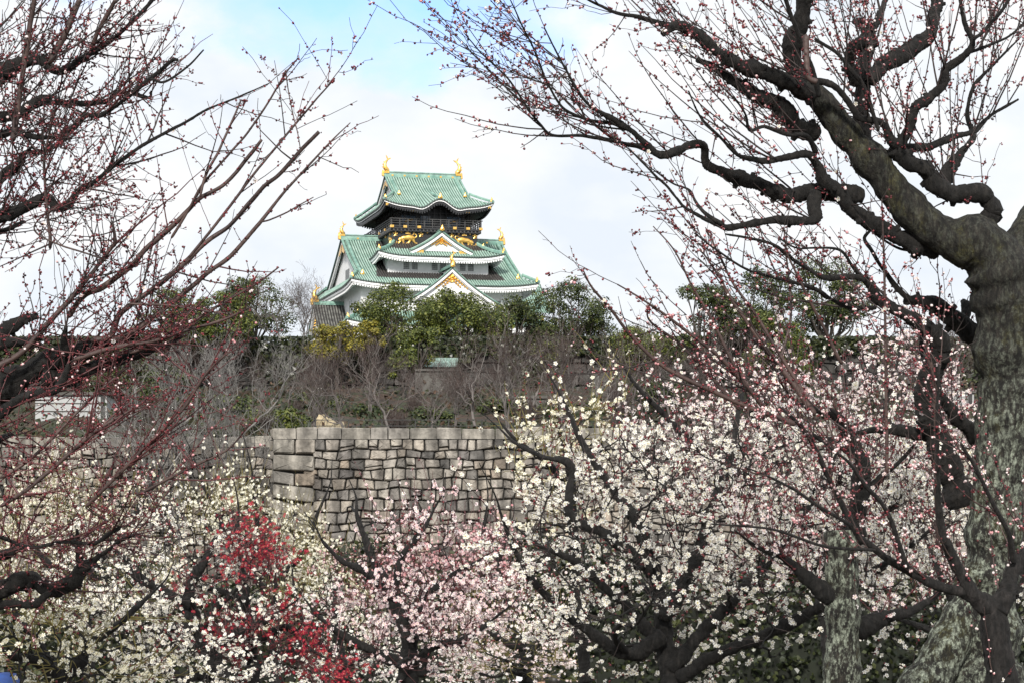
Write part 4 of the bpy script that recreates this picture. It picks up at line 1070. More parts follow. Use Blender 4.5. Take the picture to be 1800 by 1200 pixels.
def retaining(x0, x1, yt, yb, Y, label):
    a = W(x0, yt, Y); b = W(x1, yb, Y); mb = MB(); mb.box(((a[0] + b[0]) / 2, Y, (a[2] + b[2]) / 2 - .8), (b[0] - a[0], .5, a[2] - b[2] + 1.6))
    o = empty('retaining_wall', (0, 0, 0)); tag(o, label, 'wall'); mb.build('wall_face', M_conc, o)
    m2 = MB(); m2.box(((a[0] + b[0]) / 2, Y - .05, a[2] + .1), (b[0] - a[0] + .2, .75, .2)); m2.build('cap', M_conc, o)
for x, w_, lab in ((330, 1.7, 'tall pale bare tree rising in front of the set-back wall'), (262, 1.5, 'pale bare tree in front of the set-back wall under the dark left limb'), (405, 1.45, 'pale bare tree leaning over the set-back wall beside the bastion corner')):
    c_ = copy_thing(protos[4 if x > 300 else 5], (W(x, 0, 154)[0], 154, ZT - 7.5), x * .7, w_, lab, 'bare winter trees on the hillside'); c_['category'] = 'tree'
retaining(730, 808, 652, 676, 221, 'weathered concrete wall under the green-roofed pavilion')
retaining(1040, 1100, 650, 705, 216, 'grey concrete buttress wall behind bare twigs under the tall dark evergreen')
retaining(880, 960, 700, 716, 203, 'low concrete wall on the slope behind the lamp post')
# pavilion with a green roof and a gilt gable
pv = empty('pavilion', (W(762, 650, 226)[0], 226, W(762, 652, 226)[2])); tag(pv, 'small pavilion with a pale green roof and gilt gable seen between bare branches', 'pavilion')
mb = MB(); mb.box((0, 1.5, -.2), (2.9, 2.6, 1.4)); mb.build('wall', M_conc, pv)
mb = MB(); n = 22
for i in range(n):
    x0 = -2.1 + i * 4.2 / n; w_ = 4.2 / n
    V = []
    for q, zz in ((0, .35), (.25, .47), (.6, .72), (1, 1.15)): V += [[x0, -.4 + q * 1.9, zz], [x0 + w_ * .5, -.4 + q * 1.9, zz + .06], [x0 + w_ * .98, -.4 + q * 1.9, zz]]
    F = []
    for j in range(3): F += [[j * 3, j * 3 + 1, j * 3 + 4, j * 3 + 3], [j * 3 + 1, j * 3 + 2, j * 3 + 5, j * 3 + 4]]
    mb.add(V, F, 0)
mb.box((0, 2.5, .8), (4.2, 2.0, .12)); mb.box((0, 1.5, 1.2), (4.3, .3, .22))
mb.build('roof', mat('dusty pavilion roof', (.18, .27, .24), (.30, .40, .36), 2, .7), pv)
mb = MB(); mb.add([[-1.9, -.5, .6], [-.4, -.5, .6], [-1.15, -.5, 1.35], [-1.9, -.2, .6], [-.4, -.2, .6], [-1.15, -.2, 1.35]], [[0, 1, 4, 3], [1, 2, 5, 4], [2, 0, 3, 5]], 0)
mb.add([[-1.9, -.5, .6], [-.4, -.5, .6], [-1.15, -.5, 1.35]], [[0, 1, 2]], 0); gbl = mb.build('gable', M_plaster, pv)
mb = MB(); mb.box((-1.6, -.55, .68), (.5, .08, .25)); mb.box((-.7, -.55, .68), (.5, .08, .22)); gold_end(mb, (-.2, -.3, 1.0), .5, math.pi); mb.build('gold_fitting', M_gold, gbl)

# block buildings far left and right
M_block = mat('pale panel wall', (.34, .35, .35), (.42, .43, .43), .4, .7)
def block(x0, x1, yt, yb, Y, label, lines=3):
    a = W(x0, yt, Y); b = W(x1, yb, Y); root = empty('block_building', ((a[0] + b[0]) / 2, Y, b[2])); tag(root, label, 'building')
    w_, h_ = b[0] - a[0], a[2] - b[2]
    mb = MB(); mb.box((0, 5, h_ / 2 - 2), (w_, 10, h_ + 4)); mb.build('wall', M_block, root)
    mb = MB()
    for k in range(1, lines): mb.box((0, -.03, h_ * k / lines), (w_, .06, .06))
    mb.build('panel_joint', M_conc, root)
    mb = MB(); mb.box((w_ / 2 - .3, -.05, h_ / 2), (.3, .1, h_ * .96)); mb.build('downpipe', M_iron2, root)
    mb = MB(); mb.box((0, 5, h_ + .12), (w_ + .4, 10.4, .24)); mb.build('roof', M_conc, root)
block(62, 188, 694, 736, 190, 'plain white panelled block building at the far left behind plum twigs')
block(1600, 1712, 690, 790, 200, 'pale walled building glimpsed between the right plum trunks', 4)
# ------------------------------------------------------------------ plum trees of the grove
def bark(name, base, moss=None, lichen=None, lo_m=.5, lo_l=.55, zfade=None):
    m = bpy.data.materials.new(name); m.use_nodes = True
    n = m.node_tree.nodes; l = m.node_tree.links; b = n['Principled BSDF']; b.inputs['Roughness'].default_value = .9
    t = n.new('ShaderNodeTexCoord')
    def noise(sc, det=7, sz=1.0, ro=.6):
        mp = n.new('ShaderNodeMapping'); mp.inputs['Scale'].default_value = (1, 1, sz); l.new(t.outputs['Object'], mp.inputs[0])
        a = n.new('ShaderNodeTexNoise'); a.inputs['Scale'].default_value = sc; a.inputs['Detail'].default_value = det; a.inputs['Roughness'].default_value = ro
        l.new(mp.outputs[0], a.inputs['Vector']); return a.outputs['Fac']
    def ramp(f, stops):
        r = n.new('ShaderNodeValToRGB'); l.new(f, r.inputs[0]); e = r.color_ramp.elements
        while len(e) < len(stops): e.new(.5)
        for el, (p, c) in zip(e, stops): el.position = p; el.color = (*c, 1)
        return r.outputs[0]
    col = ramp(noise(38, 8, .35), [(.34, tuple(c * .3 for c in base)), (.54, base), (.74, tuple(c * 2.6 for c in base))])
    def over(col, c, mask):
        mx = n.new('ShaderNodeMix'); mx.data_type = 'RGBA'; l.new(mask, mx.inputs[0]); l.new(col, mx.inputs[6])
        l.new(c, mx.inputs[7]); return mx.outputs[2]
    if moss:
        c = ramp(noise(60, 5), [(.35, tuple(x * .5 for x in moss)), (.65, tuple(x * 1.5 for x in moss))])
        col = over(col, c, ramp(noise(7, 9, .7, .7), [(lo_m, (0, 0, 0)), (lo_m + .16, (1, 1, 1))]))
    if lichen:
        c = ramp(noise(90, 6), [(.35, tuple(x * .3 for x in lichen)), (.62, lichen)])
        lm_ = ramp(noise(34, 9, .55, .75), [(lo_l, (0, 0, 0)), (lo_l + .10, (1, 1, 1))])
        if zfade:                     # lichen thins out higher up the tree
            sp = n.new('ShaderNodeSeparateXYZ'); l.new(t.outputs['Object'], sp.inputs[0]); wv = n.new('ShaderNodeMath'); wv.operation = 'ADD'; l.new(sp.outputs['Z'], wv.inputs[0]); l.new(noise(5, 4), wv.inputs[1])
            mr = n.new('ShaderNodeMapRange'); mr.inputs[1].default_value = zfade[0] + .5; mr.inputs[2].default_value = zfade[1] + .5; mr.inputs[3].default_value = 1; mr.inputs[4].default_value = .12; l.new(wv.outputs[0], mr.inputs[0])
            ml = n.new('ShaderNodeMath'); ml.operation = 'MULTIPLY'; l.new(lm_, ml.inputs[0]); l.new(mr.outputs[0], ml.inputs[1]); lm_ = ml.outputs[0]
        col = over(col, c, lm_)
    ck = n.new('ShaderNodeMix'); ck.data_type = 'RGBA'; ck.blend_type = 'MULTIPLY'; ck.inputs[0].default_value = 1; l.new(col, ck.inputs[6])
    l.new(ramp(noise(55, 9, .22, .7), [(.40, (.16, .15, .14)), (.52, (.8, .8, .8)), (.6, (1, 1, 1))]), ck.inputs[7]); l.new(ck.outputs[2], b.inputs['Base Color'])
    bn = n.new('ShaderNodeBump'); bn.inputs['Strength'].default_value = 1.0; bn.inputs['Distance'].default_value = .02
    l.new(noise(70, 8, .35, .7), bn.inputs['Height']); l.new(bn.outputs[0], b.inputs['Normal'])
    return m
M_bark = bark('old plum bark', (.013, .0115, .0105))
M_bark_g = bark('grey plum bark', (.020, .017, .016))
M_moss = bark('black plum bark', (.015, .013, .0115))
M_mosslimb = bark('mossy plum limb', (.020, .017, .013), (.044, .038, .008), (.24, .28, .20), .48, .60)
M_lich = bark('lichened plum trunk', (.022, .019, .015), (.050, .046, .012), (.44, .49, .39), .50, .465, (2.5, 3.4))
M_shoot = mat('brown plum shoot', (.034, .020, .019), (.085, .052, .045), 9, .6, .2, 60)
M_shoot_red = mat('red plum shoot', (.055, .013, .015), (.11, .036, .036), 9, .5)
M_shoot_dark = mat('dark plum twig', (.016, .011, .010), (.042, .028, .026), 9, .7)
M_shoot_olive = mat('olive plum shoot', (.10, .085, .020), (.20, .165, .045), 6, .6)
M_shoot_rust = mat('rust plum shoot', (.16, .055, .025), (.26, .10, .05), 6, .6)
M_budred = mat('crimson bud', (.07, .008, .012), (.20, .026, .034), 30, .5, island=.6)
M_budpink = mat('pale pink bud', (.66, .32, .34), (.92, .80, .79), 30, .5, island=.7, trans=.15)
def petal(name, c1, c2): return mat(name, c1, c2, 14, .65, island=.85, trans=.35, lo=.15, hi=.85)
M_pw = petal('white petal', (.92, .88, .79), (.97, .96, .92))
M_pwp = petal('white pink petal', (.93, .74, .76), (.97, .93, .92))
M_pp = petal('pink petal', (.80, .44, .50), (.92, .76, .78))
M_pr = petal('crimson petal', (.24, .005, .028), (.50, .012, .055))
M_pcr = petal('cream petal', (.90, .86, .68), (.96, .94, .84))
M_prp = petal('rose petal', (.74, .30, .35), (.93, .72, .74))
M_pc = petal('rosy petal', (.92, .66, .70), (.97, .91, .91))
M_centre = mat('stamen', (.50, .42, .12), (.66, .58, .26), 20, .7)
M_calyx = mat('calyx', (.12, .020, .018), (.22, .06, .04), 20, .7)

def make_flower():
    V = [[0, 0, .02]]; F3 = []; F4 = []
    for k in range(5):
        a = k * 2 * math.pi / 5; b0 = len(V)
        for rr, da, z in ((.50, -.50, .10), (.50, .50, .10), (.88, -.44, .22), (.88, .44, .22), (1.0, 0, .20), (.62, 0, .02)):
            V.append([rr * math.cos(a + da), rr * math.sin(a + da), z])
        F3 += [[0, b0, b0 + 5], [0, b0 + 5, b0 + 1], [b0, b0 + 2, b0 + 5], [b0 + 5, b0 + 3, b0 + 1], [b0 + 2, b0 + 4, b0 + 5], [b0 + 5, b0 + 4, b0 + 3]]
    c0 = len(V); V.append([0, 0, .20]); C = []
    for k in range(5): V.append([.24 * math.cos(k * 1.2566), .24 * math.sin(k * 1.2566), .10])
    C = [[c0, c0 + 1 + k, c0 + 1 + (k + 1) % 5] for k in range(5)]
    d0 = len(V); V.append([0, 0, -.28]); 
    for k in range(5): V.append([.34 * math.cos(k * 1.2566), .34 * math.sin(k * 1.2566), .0])
    D = [[d0, d0 + 1 + (k + 1) % 5, d0 + 1 + k] for k in range(5)]
    return np.array(V), [(F3, 0), (C, 1), (D, 2)]
FLV, FLG = make_flower()
def make_flower_small():
    V = [[0, 0, .0]]; F = []
    for k in range(5):
        a = k * 1.2566; b0 = len(V)
        for rr, da, z in ((.85, -.5, .18), (1.0, 0, .16), (.85, .5, .18)): V.append([rr * math.cos(a + da), rr * math.sin(a + da), z])
        F.append([0, b0, b0 + 1, b0 + 2])
    c0 = len(V); V.append([0, 0, .16])
    for k in range(3): V.append([.26 * math.cos(k * 2.094), .26 * math.sin(k * 2.094), .08])
    return np.array(V), [(F, 0), ([[c0, c0 + 1 + k, c0 + 1 + (k + 1) % 3] for k in range(3)], 1)]
FSV, FSG = make_flower_small()
def make_bud():
    V = [[0, 0, -.9]]; F = []; n = 6
    for r_, z in ((.55, -.55), (.95, .0), (.62, .62)):
        for k in range(n): V.append([r_ * math.cos(k * 2 * math.pi / n), r_ * math.sin(k * 2 * math.pi / n), z])
    V.append([0, 0, .95])
    A = [[0, 1 + (k + 1) % n, 1 + k] for k in range(n)] + [[19, 13 + k, 13 + (k + 1) % n] for k in range(n)]
    Q = [[1 + j * n + k, 1 + j * n + (k + 1) % n, 1 + (j + 1) * n + (k + 1) % n, 1 + (j + 1) * n + k] for j in range(2) for k in range(n)]
    return np.array(V), [(A, 0), (Q, 0)]
BUV, BUG = make_bud()

def limb(pts, Y, d0=0.0, d1=0.0, gn=.012, step=None):
    """traced limb: picture points (x, y, width in px) at distance Y, sloping from Y+d0 to Y+d1"""
    pts = np.array(pts, float); k = len(pts); f = np.linspace(0, 1, k)
    C = []
    for (x, y, w), t in zip(pts, f):
        Yd = Y + d0 + (d1 - d0) * t; p = W(x, y, Yd); C.append([*p, w / FPX * Yd / 2])
    C = np.array(C); Lg = np.linalg.norm(np.diff(C[:, :3], axis=0), axis=1).sum()
    n = int(np.clip(Lg / (step or max(.008, C[:, 3].mean() * .22)), 10, 260))
    S_ = spline(C, n); P = S_[:, :3]; r_ = np.maximum(S_[:, 3], .0015)
    kq = max(4, int(Lg / .05)); wk = np.cumsum(rng.normal(size=(kq, 3)), 0); wob = np.stack([np.interp(np.linspace(0, 1, n), np.linspace(0, 1, kq), wk[:, j]) for j in range(3)], 1); wob -= np.linspace(0, 1, n)[:, None] * wob[-1]
    wob /= max(np.abs(wob).max(), 1e-6)
    P = P + wob * gn * np.clip(r_ / .02, .4, 1.6)[:, None]
    ln = np.interp(np.linspace(0, 1, n), np.linspace(0, 1, max(4, int(Lg / .06))), rng.normal(size=max(4, int(Lg / .06)))); lump = 1 + .10 * ln * (r_ > .010)
    return P, r_ * np.clip(lump, .75, 1.35) * np.concatenate([[.25, .8], np.ones(n - 2)])

class Nodes:
    def __init__(s): s.P = []; s.R = []; s.T = []
    def add(s, P, Rr):
        s.P.append(P.reshape(-1, 3)); s.R.append(Rr.reshape(-1)); s.T.append(unit(np.gradient(P, axis=-2)).reshape(-1, 3))
    def get(s): return np.concatenate(s.P), np.concatenate(s.R), np.concatenate(s.T)
def knobble(mb, k0, P, r_):
    """bark relief: ridges that run along the limb and burrs, as real displacement"""
    from mathutils import noise as ns
    V = mb.v[k0]; sd_ = len(V) // (len(r_) + 1)
    cen = np.repeat(np.concatenate([P, P[-1:]]), sd_, 0); rr = np.repeat(np.concatenate([r_, r_[-1:] * .05]), sd_)
    off = V - cen; d = np.array([ns.noise((v * 22).tolist()) * .15 + ns.noise((v * 55).tolist()) * .16 + ns.noise((v * 120).tolist()) * .14 + max(0, ns.noise((v * 9).tolist()) - .15) * .5 for v in V]) * np.clip(.034 / np.maximum(rr, .004), .30, 1)
    mb.v[k0] = cen + off * (1 + np.clip(d, -.3, .4))[:, None]
def put_limbs(mb, nodes, limbs, sides=9, rough=.10):
    for P, r_ in limbs:
        sd_ = 44 if r_.mean() > .05 else (max(sides, 20) if r_.mean() > .012 else 6)
        k0 = len(mb.v); tubes(mb, P, r_, sd_, 0, True, True, rough * .5 if r_.mean() > .01 else .03)
        if r_.mean() > .012: knobble(mb, k0, P, r_)
        nodes.add(P, r_)

def attach(nodes, targets, K=7, up=.25, rbase=.006, rtip=.0015, penal=1.6, wig=.03, maxd=None, straight=.5, rfrac=.6):
    """grow one branch to every target from the best node of the tree so far (all at once)"""
    P, Rr, T = nodes.get()
    best = np.empty(len(targets), int)
    for a in range(0, len(targets), 400):
        d = targets[a:a + 400, None] - P[None]
        dz = d[..., 2]; dist = np.linalg.norm(d, axis=2)
        cost = dist + penal * np.maximum(0, -dz) + .15 * dist * (1 - np.einsum('ijk,jk->ij', d, T) / np.maximum(dist, 1e-6))
        best[a:a + 400] = cost.argmin(1)
    p0 = P[best]; t0 = T[best]; d = targets - p0; Ln = np.linalg.norm(d, axis=1, keepdims=True)
    s = np.linspace(0, 1, K)[None, :, None]
    c1 = p0 + unit(t0 * .6 + unit(d) + rng.normal(size=d.shape) * .15) * Ln * .45
    c2 = targets - unit(unit(d) * (1 - up) + np.array([0, 0, 1.]) * up) * Ln * .35
    B = (1 - s) ** 3 * p0[:, None] + 3 * (1 - s) ** 2 * s * c1[:, None] + 3 * (1 - s) * s ** 2 * c2[:, None] + s ** 3 * targets[:, None]
    w = np.cumsum(rng.normal(size=B.shape), 1); w = w - w[:, :1]; w = w - s * w[:, -1:]
    B = B + w * wig * Ln[:, :, None]
    r0 = np.minimum(Rr[best] * rfrac, rbase * np.clip(Ln[:, 0] / .5, .5, 1.5))
    q = np.linspace(0, 1, K)[None]
    return B, np.maximum(r0[:, None] * (1 - q) + rtip * q, rtip), Ln[:, 0]

def env_points(env, n, y0, y1):
    """random points inside picture ellipses (cx, cy, rx, ry, weight), spread over distances y0..y1"""
    e = np.array(env, float); w = e[:, 4] * e[:, 2] * e[:, 3]; pk = rng.choice(len(e), n, p=w / w.sum())
    a = rng.uniform(0, 2 * np.pi, n); r_ = np.sqrt(rng.random(n))
    x = e[pk, 0] + e[pk, 2] * r_ * np.cos(a); y = e[pk, 1] + e[pk, 3] * r_ * np.sin(a)
    Y = rng.uniform(y0, y1, n)
    return np.stack([(x - HX) / FPX * Y, Y, EYE + (HY - y) / FPX * Y], -1)

def along(P, Rr, dens, t0=.1):
    """points spread along branches, dens per metre; returns positions, tangents, radii"""
    seg = np.linalg.norm(np.diff(P, axis=1), axis=2); Ln = seg.sum(1)
    cnt = rng.poisson(Ln * dens * (1 - t0) * 1.75); par = np.repeat(np.arange(len(P)), cnt)
    K = P.shape[1]; u_ = rng.random(len(par)); ph = rng.uniform(0, 6.28, len(P))[par]; fq = rng.uniform(1.5, 4, len(P))[par] * np.clip(Ln[par] * 8, 1, 6)
    ok = rng.random(len(par)) < np.clip(.55 + .8 * np.sin(fq * u_ * 3 + ph), .04, 1)      # blossoms and buds sit in uneven groups
    par, u_ = par[ok], u_[ok]; t = (t0 + (1 - t0) * u_) * (K - 1.001); i = t.astype(int); f = (t - i)[:, None]
    pos = P[par, i] * (1 - f) + P[par, i + 1] * f; tg = unit(P[par, i + 1] - P[par, i])
    return pos, tg, Rr[par, i]
def clusters(pos, tg, rr, size, per=(1, 3)):
    c = rng.integers(per[0], per[1] + 1, len(pos)); par = np.repeat(np.arange(len(pos)), c)
    n = unit(np.cross(tg[par], unit(rng.normal(size=(len(par), 3)))) + rng.normal(size=(len(par), 3)) * .35)
    p = pos[par] + n * (rr[par, None] + size * rng.uniform(.35, .95, (len(par), 1))) + tg[par] * size * rng.normal(size=(len(par), 1)) * .7
    return p, n
def flowers(mb, pos, tg, rr, rad_, small=False, per=(1, 3), face=None):
    p, n = clusters(pos, tg, rr, rad_ * .8, per)
    n = unit(n + rng.normal(size=n.shape) * .45 + np.array([-.05, -.65, .45]))
    s = rad_ * rng.uniform(.75, 1.15, len(p))
    inst(mb, FSV if small else FLV, FSG if small else FLG, p, frames(n), s, False)
def buds(mb, pos, tg, rr, rad_, per=(1, 3)):
    p, n = clusters(pos, tg, rr, rad_ * .9, per)
    fr = frames(n); s = rad_ * rng.uniform(.6, 1.25, len(p))
    inst(mb, BUV, BUG, p, fr, s, True)

def plum(name, base, label, cat_group, limbs, Y, env, depth, nb, ns, shoot_m, petal_m, fl=.013, dens=24, small=False, bark_m=None, up=.35, bud_m=None, bud_d=4, extra=None, per=(1, 3), seed=0, shoot_r=.0042, spikes=0, spike_len=(.35, .8), cluster_r=.16, ft0=.12):
    """flowering plum: traced limbs, grown branches, many shoots, blossoms along the shoots"""
    global rng
    kr = rng; rng = np.random.default_rng(900 + seed)
    o = np.array([*W(base[0], base[1], Y)[:2], float(zground(Y)) - .05])
    root = empty(name, o); tag(root, label, 'plum tree', cat_group)
    nodes = Nodes(); tr = MB(); tw = MB(); bl = MB(); bd = MB()
    bx = W(base[0], base[1], Y) - o
    def tip(q):                      # carry each traced limb on to a fine end
        (x0, y0, w0), (x1, y1, w1) = q[-2], q[-1]; return [(x, y, w * .82) for x, y, w in q] + [(x1 + (x1 - x0) * .7 + 6, y1 + (y1 - y0) * .7 - 8, w1 * .35), (x1 + (x1 - x0) * 1.2, y1 + (y1 - y0) * 1.2 - 22, 1.2)]
    L_ = [limb(tip(pts), Y, d0, d1) for pts, d0, d1 in limbs]
    L_ = [(P - o, r_) for P, r_ in L_]
    if base[2]:
        P0 = L_[0][0][0]; k = 8; t = np.linspace(0, 1, k)[:, None]
        Pt = np.array([P0[0] * .8, P0[1], -.2]) * (1 - t) + P0 * t; L_.insert(0, (Pt, np.linspace(base[2] * 1.35, max(L_[0][1][0], base[2]), k)))
    put_limbs(tr, nodes, L_)
    tg_ = env_points(env, nb, depth[0], depth[1]) - o
    order = np.argsort(np.linalg.norm(tg_ - bx, axis=1)); groups = np.array_split(tg_[order], 8)
    for g in groups:
        if len(g) == 0: continue
        B, r_, Ln = attach(nodes, g, 10, .15, .016, .004, .8, .035, rfrac=.7)
        tubes(tr, B, r_, 5, 0); nodes.add(B, r_)
    # shoots come in loose clumps so the crown has dense and open places
    nc = max(6, ns // 16); cc = env_points(env, nc, depth[0], depth[1]) - o
    pk = rng.integers(0, nc, ns); tg_ = cc[pk] + rng.normal(size=(ns, 3)) * cluster_r * np.array([1, 1, .8])
    SB, SR, Ln = attach(nodes, tg_, 8, up, shoot_r, .0013, 1.4, .02)
    ok = Ln < 1.1; SB, SR = SB[ok], SR[ok]
    tubes(tw, SB, SR, 4, 0)
    pos, tgn, rr = along(SB, SR, dens * .72, ft0); flowers(bl, pos, tgn, rr, fl, small, (1, 2))
    if spikes:
        P, Rr, T = nodes.get(); pk = rng.choice(len(SB), spikes); p0 = SB[pk, 5]
        d = unit(np.stack([rng.normal(size=spikes) * .28, rng.normal(size=spikes) * .3, np.ones(spikes)], -1)); Ls = rng.uniform(*spike_len, spikes)
        s = np.linspace(0, 1, 8)[None, :, None]
        B = p0[:, None] + d[:, None] * s * Ls[:, None, None] + np.cumsum(rng.normal(size=(spikes, 8, 3)) * .012, 1) * s
        R_ = np.linspace(.0035, .0012, 8)[None].repeat(spikes, 0); tubes(tw, B, R_, 4, 0)
        pos, tgn, rr = along(B, R_, dens * .35, .1); flowers(bl, pos, tgn, rr, fl * .9, small, (1, 2))
        if bud_m: pos, tgn, rr = along(B, R_, dens * .8, .1); buds(bd, pos, tgn, rr, fl * .42, (1, 2))
    if bud_m:
        pos, tgn, rr = along(SB, SR, dens * bud_d / 10, .3); buds(bd, pos, tgn, rr, fl * .42, (1, 2))
    tr.build('trunk', bark_m or M_bark, root); tw.build('shoots', shoot_m, root)
    bl.build('blossom', [petal_m, M_centre, M_calyx], root)
    if bud_m: bd.build('buds', bud_m, root)
    rng = kr
    return root
GW = 'plum trees in blossom in the grove'
plum('plum_tree', (1180, 1260, .085), 'large white plum tree in full blossom filling the right centre', GW,
     [([(1185, 1230, 44), (1170, 1150, 40), (1160, 1080, 34), (1150, 1000, 28), (1120, 920, 28), (1075, 860, 20), (1020, 770, 12)], 0, .6),
      ([(1165, 1120, 40), (1103, 1153, 28), (1033, 1107, 22), (987, 1074, 18), (930, 1010, 12), (890, 930, 8)], 0, -.3),
      ([(1150, 1010, 30), (1070, 940, 22), (1005, 901, 18), (1005, 817, 14), (954, 800, 11), (905, 775, 7)], 0, .4),
      ([(1175, 1180, 34), (1260, 1090, 26), (1330, 1010, 20), (1400, 930, 15), (1440, 850, 14)], 0, .5),
      ([(1165, 1090, 36), (1220, 990, 28), (1260, 880, 22), (1290, 790, 14), (1300, 720, 9)], 0, .8),
      ([(1190, 1190, 32), (1300, 1130, 24), (1420, 1080, 26), (1540, 1000, 18)], 0, -.4),
      ([(1160, 1130, 30), (1080, 1050, 20), (1010, 990, 15), (950, 960, 10)], 0, .1)],
     15, [(1170, 915, 235, 165, 1), (1400, 900, 260, 170, 1), (1010, 1000, 115, 100, 1), (1065, 865, 110, 95, .8), (1560, 900, 140, 150, .9), (1240, 1090, 260, 85, .62), (970, 830, 55, 60, .3)], (13.6, 16.8), 200, 2000, M_shoot_dark, M_pw, .0152, 29, False, M_bark, .55, M_budred, 3, seed=1, ft0=.3, spikes=130, per=(1, 3))
plum('plum_tree', (1480, 1300, .07), 'white plum tree with pink-red budded tops behind the large white tree', GW,
     [([(1470, 1200, 46), (1450, 1050, 40), (1420, 930, 30), (1380, 830, 22), (1330, 740, 14), (1290, 680, 8)], 0, .4), ([(1440, 1000, 34), (1500, 900, 26), (1540, 800, 18), (1560, 700, 10)], 0, .5), ([(1400, 870, 24), (1250, 800, 18), (1170, 730, 12), (1120, 680, 8)], 0, -.2)],
     20, [(1250, 740, 170, 75, 1), (1420, 710, 150, 100, 1), (1570, 710, 130, 130, .8), (1140, 700, 60, 55, .8), (1350, 800, 200, 90, .6)], (18.5, 21.5), 90, 900, M_shoot, M_pwp, .0160, 20, False, M_bark, .6, M_budred, 6, seed=2, spikes=190, spike_len=(.3, .7), per=(1, 2))
plum('plum_tree', (1010, 1270, .05), 'small white plum with tall thin shoots left of the large white tree', GW,
     [([(1030, 1200, 26), (1010, 1000, 24), (1005, 900, 22), (1000, 820, 18), (985, 760, 10)], 0, .2), ([(1005, 850, 16), (950, 800, 12), (905, 770, 8)], 0, .2)],
     18, [(985, 760, 60, 45, 1), (935, 800, 60, 50, .8), (1050, 740, 40, 45, .6), (960, 900, 60, 80, .6), (995, 715, 40, 22, .5)], (17.4, 18.6), 24, 190, M_shoot_olive, M_pcr, .0165, 19, False, M_bark, .7, M_budred, 3, seed=3, spikes=46, spike_len=(.25, .5))
plum('plum_tree', (715, 1300, .075), 'pink plum tree with a forked black trunk standing alone before the stone wall', GW,
     [([(716, 1205, 42), (718, 1160, 40), (719, 1121, 34), (700, 1075, 26), (683, 1038, 24), (668, 1005, 22), (654, 976, 18), (640, 940, 14), (628, 905, 9)], 0, .3),
      ([(714, 1180, 34), (701, 1164, 26), (643, 1139, 20), (600, 1117, 14), (560, 1085, 8)], 0, -.3), ([(683, 1040, 20), (660, 1018, 17), (636, 998, 15), (600, 984, 12), (570, 955, 7)], 0, -.2),
      ([(690, 1050, 18), (700, 1005, 15), (712, 973, 15), (735, 945, 12), (750, 922, 9), (765, 890, 5)], 0, .3), ([(740, 1190, 24), (755, 1139, 20), (806, 1124, 16), (842, 1103, 11), (875, 1080, 6)], 0, .2),
      ([(722, 1130, 22), (735, 1080, 18), (751, 1045, 15), (780, 1020, 12), (806, 1002, 9), (840, 985, 5)], 0, .4)],
     22, [(680, 935, 125, 60, .55), (630, 1050, 105, 65, 1), (780, 1050, 110, 80, .9), (700, 1130, 130, 50, .9), (600, 960, 40, 60, .35), (760, 900, 40, 45, .3)], (20.8, 23), 90, 760, M_shoot_red, M_pc, .0175, 16, False, M_bark, .5, M_budred, 3.5, seed=4, spikes=55, spike_len=(.3, .75), per=(1, 3))
plum('plum_tree', (345, 1320, .09), 'white plum tree with a crooked black trunk forking low, left of the crimson tree', GW,
     [([(395, 1215, 40), (385, 1180, 38), (365, 1130, 34), (347, 1100, 32), (330, 1060, 28), (332, 1030, 24), (345, 1005, 20), (361, 980, 16), (372, 955, 10)], 0, .2),
      ([(340, 1060, 22), (303, 1046, 20), (275, 1030, 19), (253, 1020, 18), (232, 1000, 22), (224, 985, 14), (200, 965, 8)], 0, -.2), ([(350, 1105, 22), (365, 1080, 18), (383, 1060, 15), (410, 1040, 9)], 0, -.1),
      ([(385, 1135, 24), (410, 1115, 22), (433, 1107, 18), (470, 1090, 12), (500, 1070, 6)], 0, .2), ([(340, 1110, 20), (310, 1100, 16), (280, 1108, 12), (250, 1095, 7)], 0, -.3), ([(372, 1180, 26), (320, 1190, 22), (270, 1165, 16), (240, 1140, 9)], 0, -.4)],
     19, [(300, 960, 120, 70, 1), (350, 1080, 120, 80, .75), (240, 1060, 100, 80, .9), (330, 1160, 150, 50, .9), (430, 1150, 60, 50, .2), (180, 980, 80, 70, .8)], (17.6, 20.2), 110, 1000, M_shoot_dark, M_pw, .0148, 21, False, M_bark, .35, M_budred, 1.5, seed=5, spikes=40)
plum('plum_tree', (60, 1330, .06), 'nearest white plum with large open blossoms in the lower left corner', GW,
     [([(120, 1260, 50), (100, 1190, 40), (70, 1160, 26), (20, 1150, 16)], 0, -.2), ([(110, 1210, 30), (160, 1140, 22), (220, 1090, 14), (260, 1050, 8)], 0, .2), ([(105, 1200, 26), (60, 1120, 18), (30, 1080, 10)], 0, .2)],
     12, [(70, 1130, 100, 75, 1), (190, 1140, 100, 70, .8), (60, 1190, 120, 30, .8)], (11, 13), 50, 300, M_shoot_olive, M_pcr, .0135, 20, False, M_bark, .25, M_budred, 1.5, seed=6, spikes=20, spike_len=(.2, .4))
plum('plum_tree', (430, 1250, .06), 'crimson red plum tree glowing between the white ones at the left', GW,
     [([(450, 1220, 30), (440, 1120, 26), (430, 1030, 18), (420, 950, 10)], 0, .2), ([(445, 1130, 20), (500, 1100, 14), (545, 1140, 8)], 0, -.2), ([(438, 1060, 18), (390, 1040, 12), (350, 1030, 7)], 0, 0)],
     19.4, [(425, 935, 42, 50, 1), (450, 975, 52, 48, 1.2), (400, 920, 20, 30, .8), (350, 1030, 32, 38, .8), (470, 1100, 85, 45, .9), (540, 1150, 50, 34, 1), (400, 1130, 70, 40, .6), (590, 1175, 30, 20, .7)], (18.3, 20.2), 70, 900, M_shoot_red, M_pr, .0125, 34, True, M_bark, .75, None, seed=7, per=(1, 3), cluster_r=.10, spikes=70, spike_len=(.15, .35), ft0=.5)
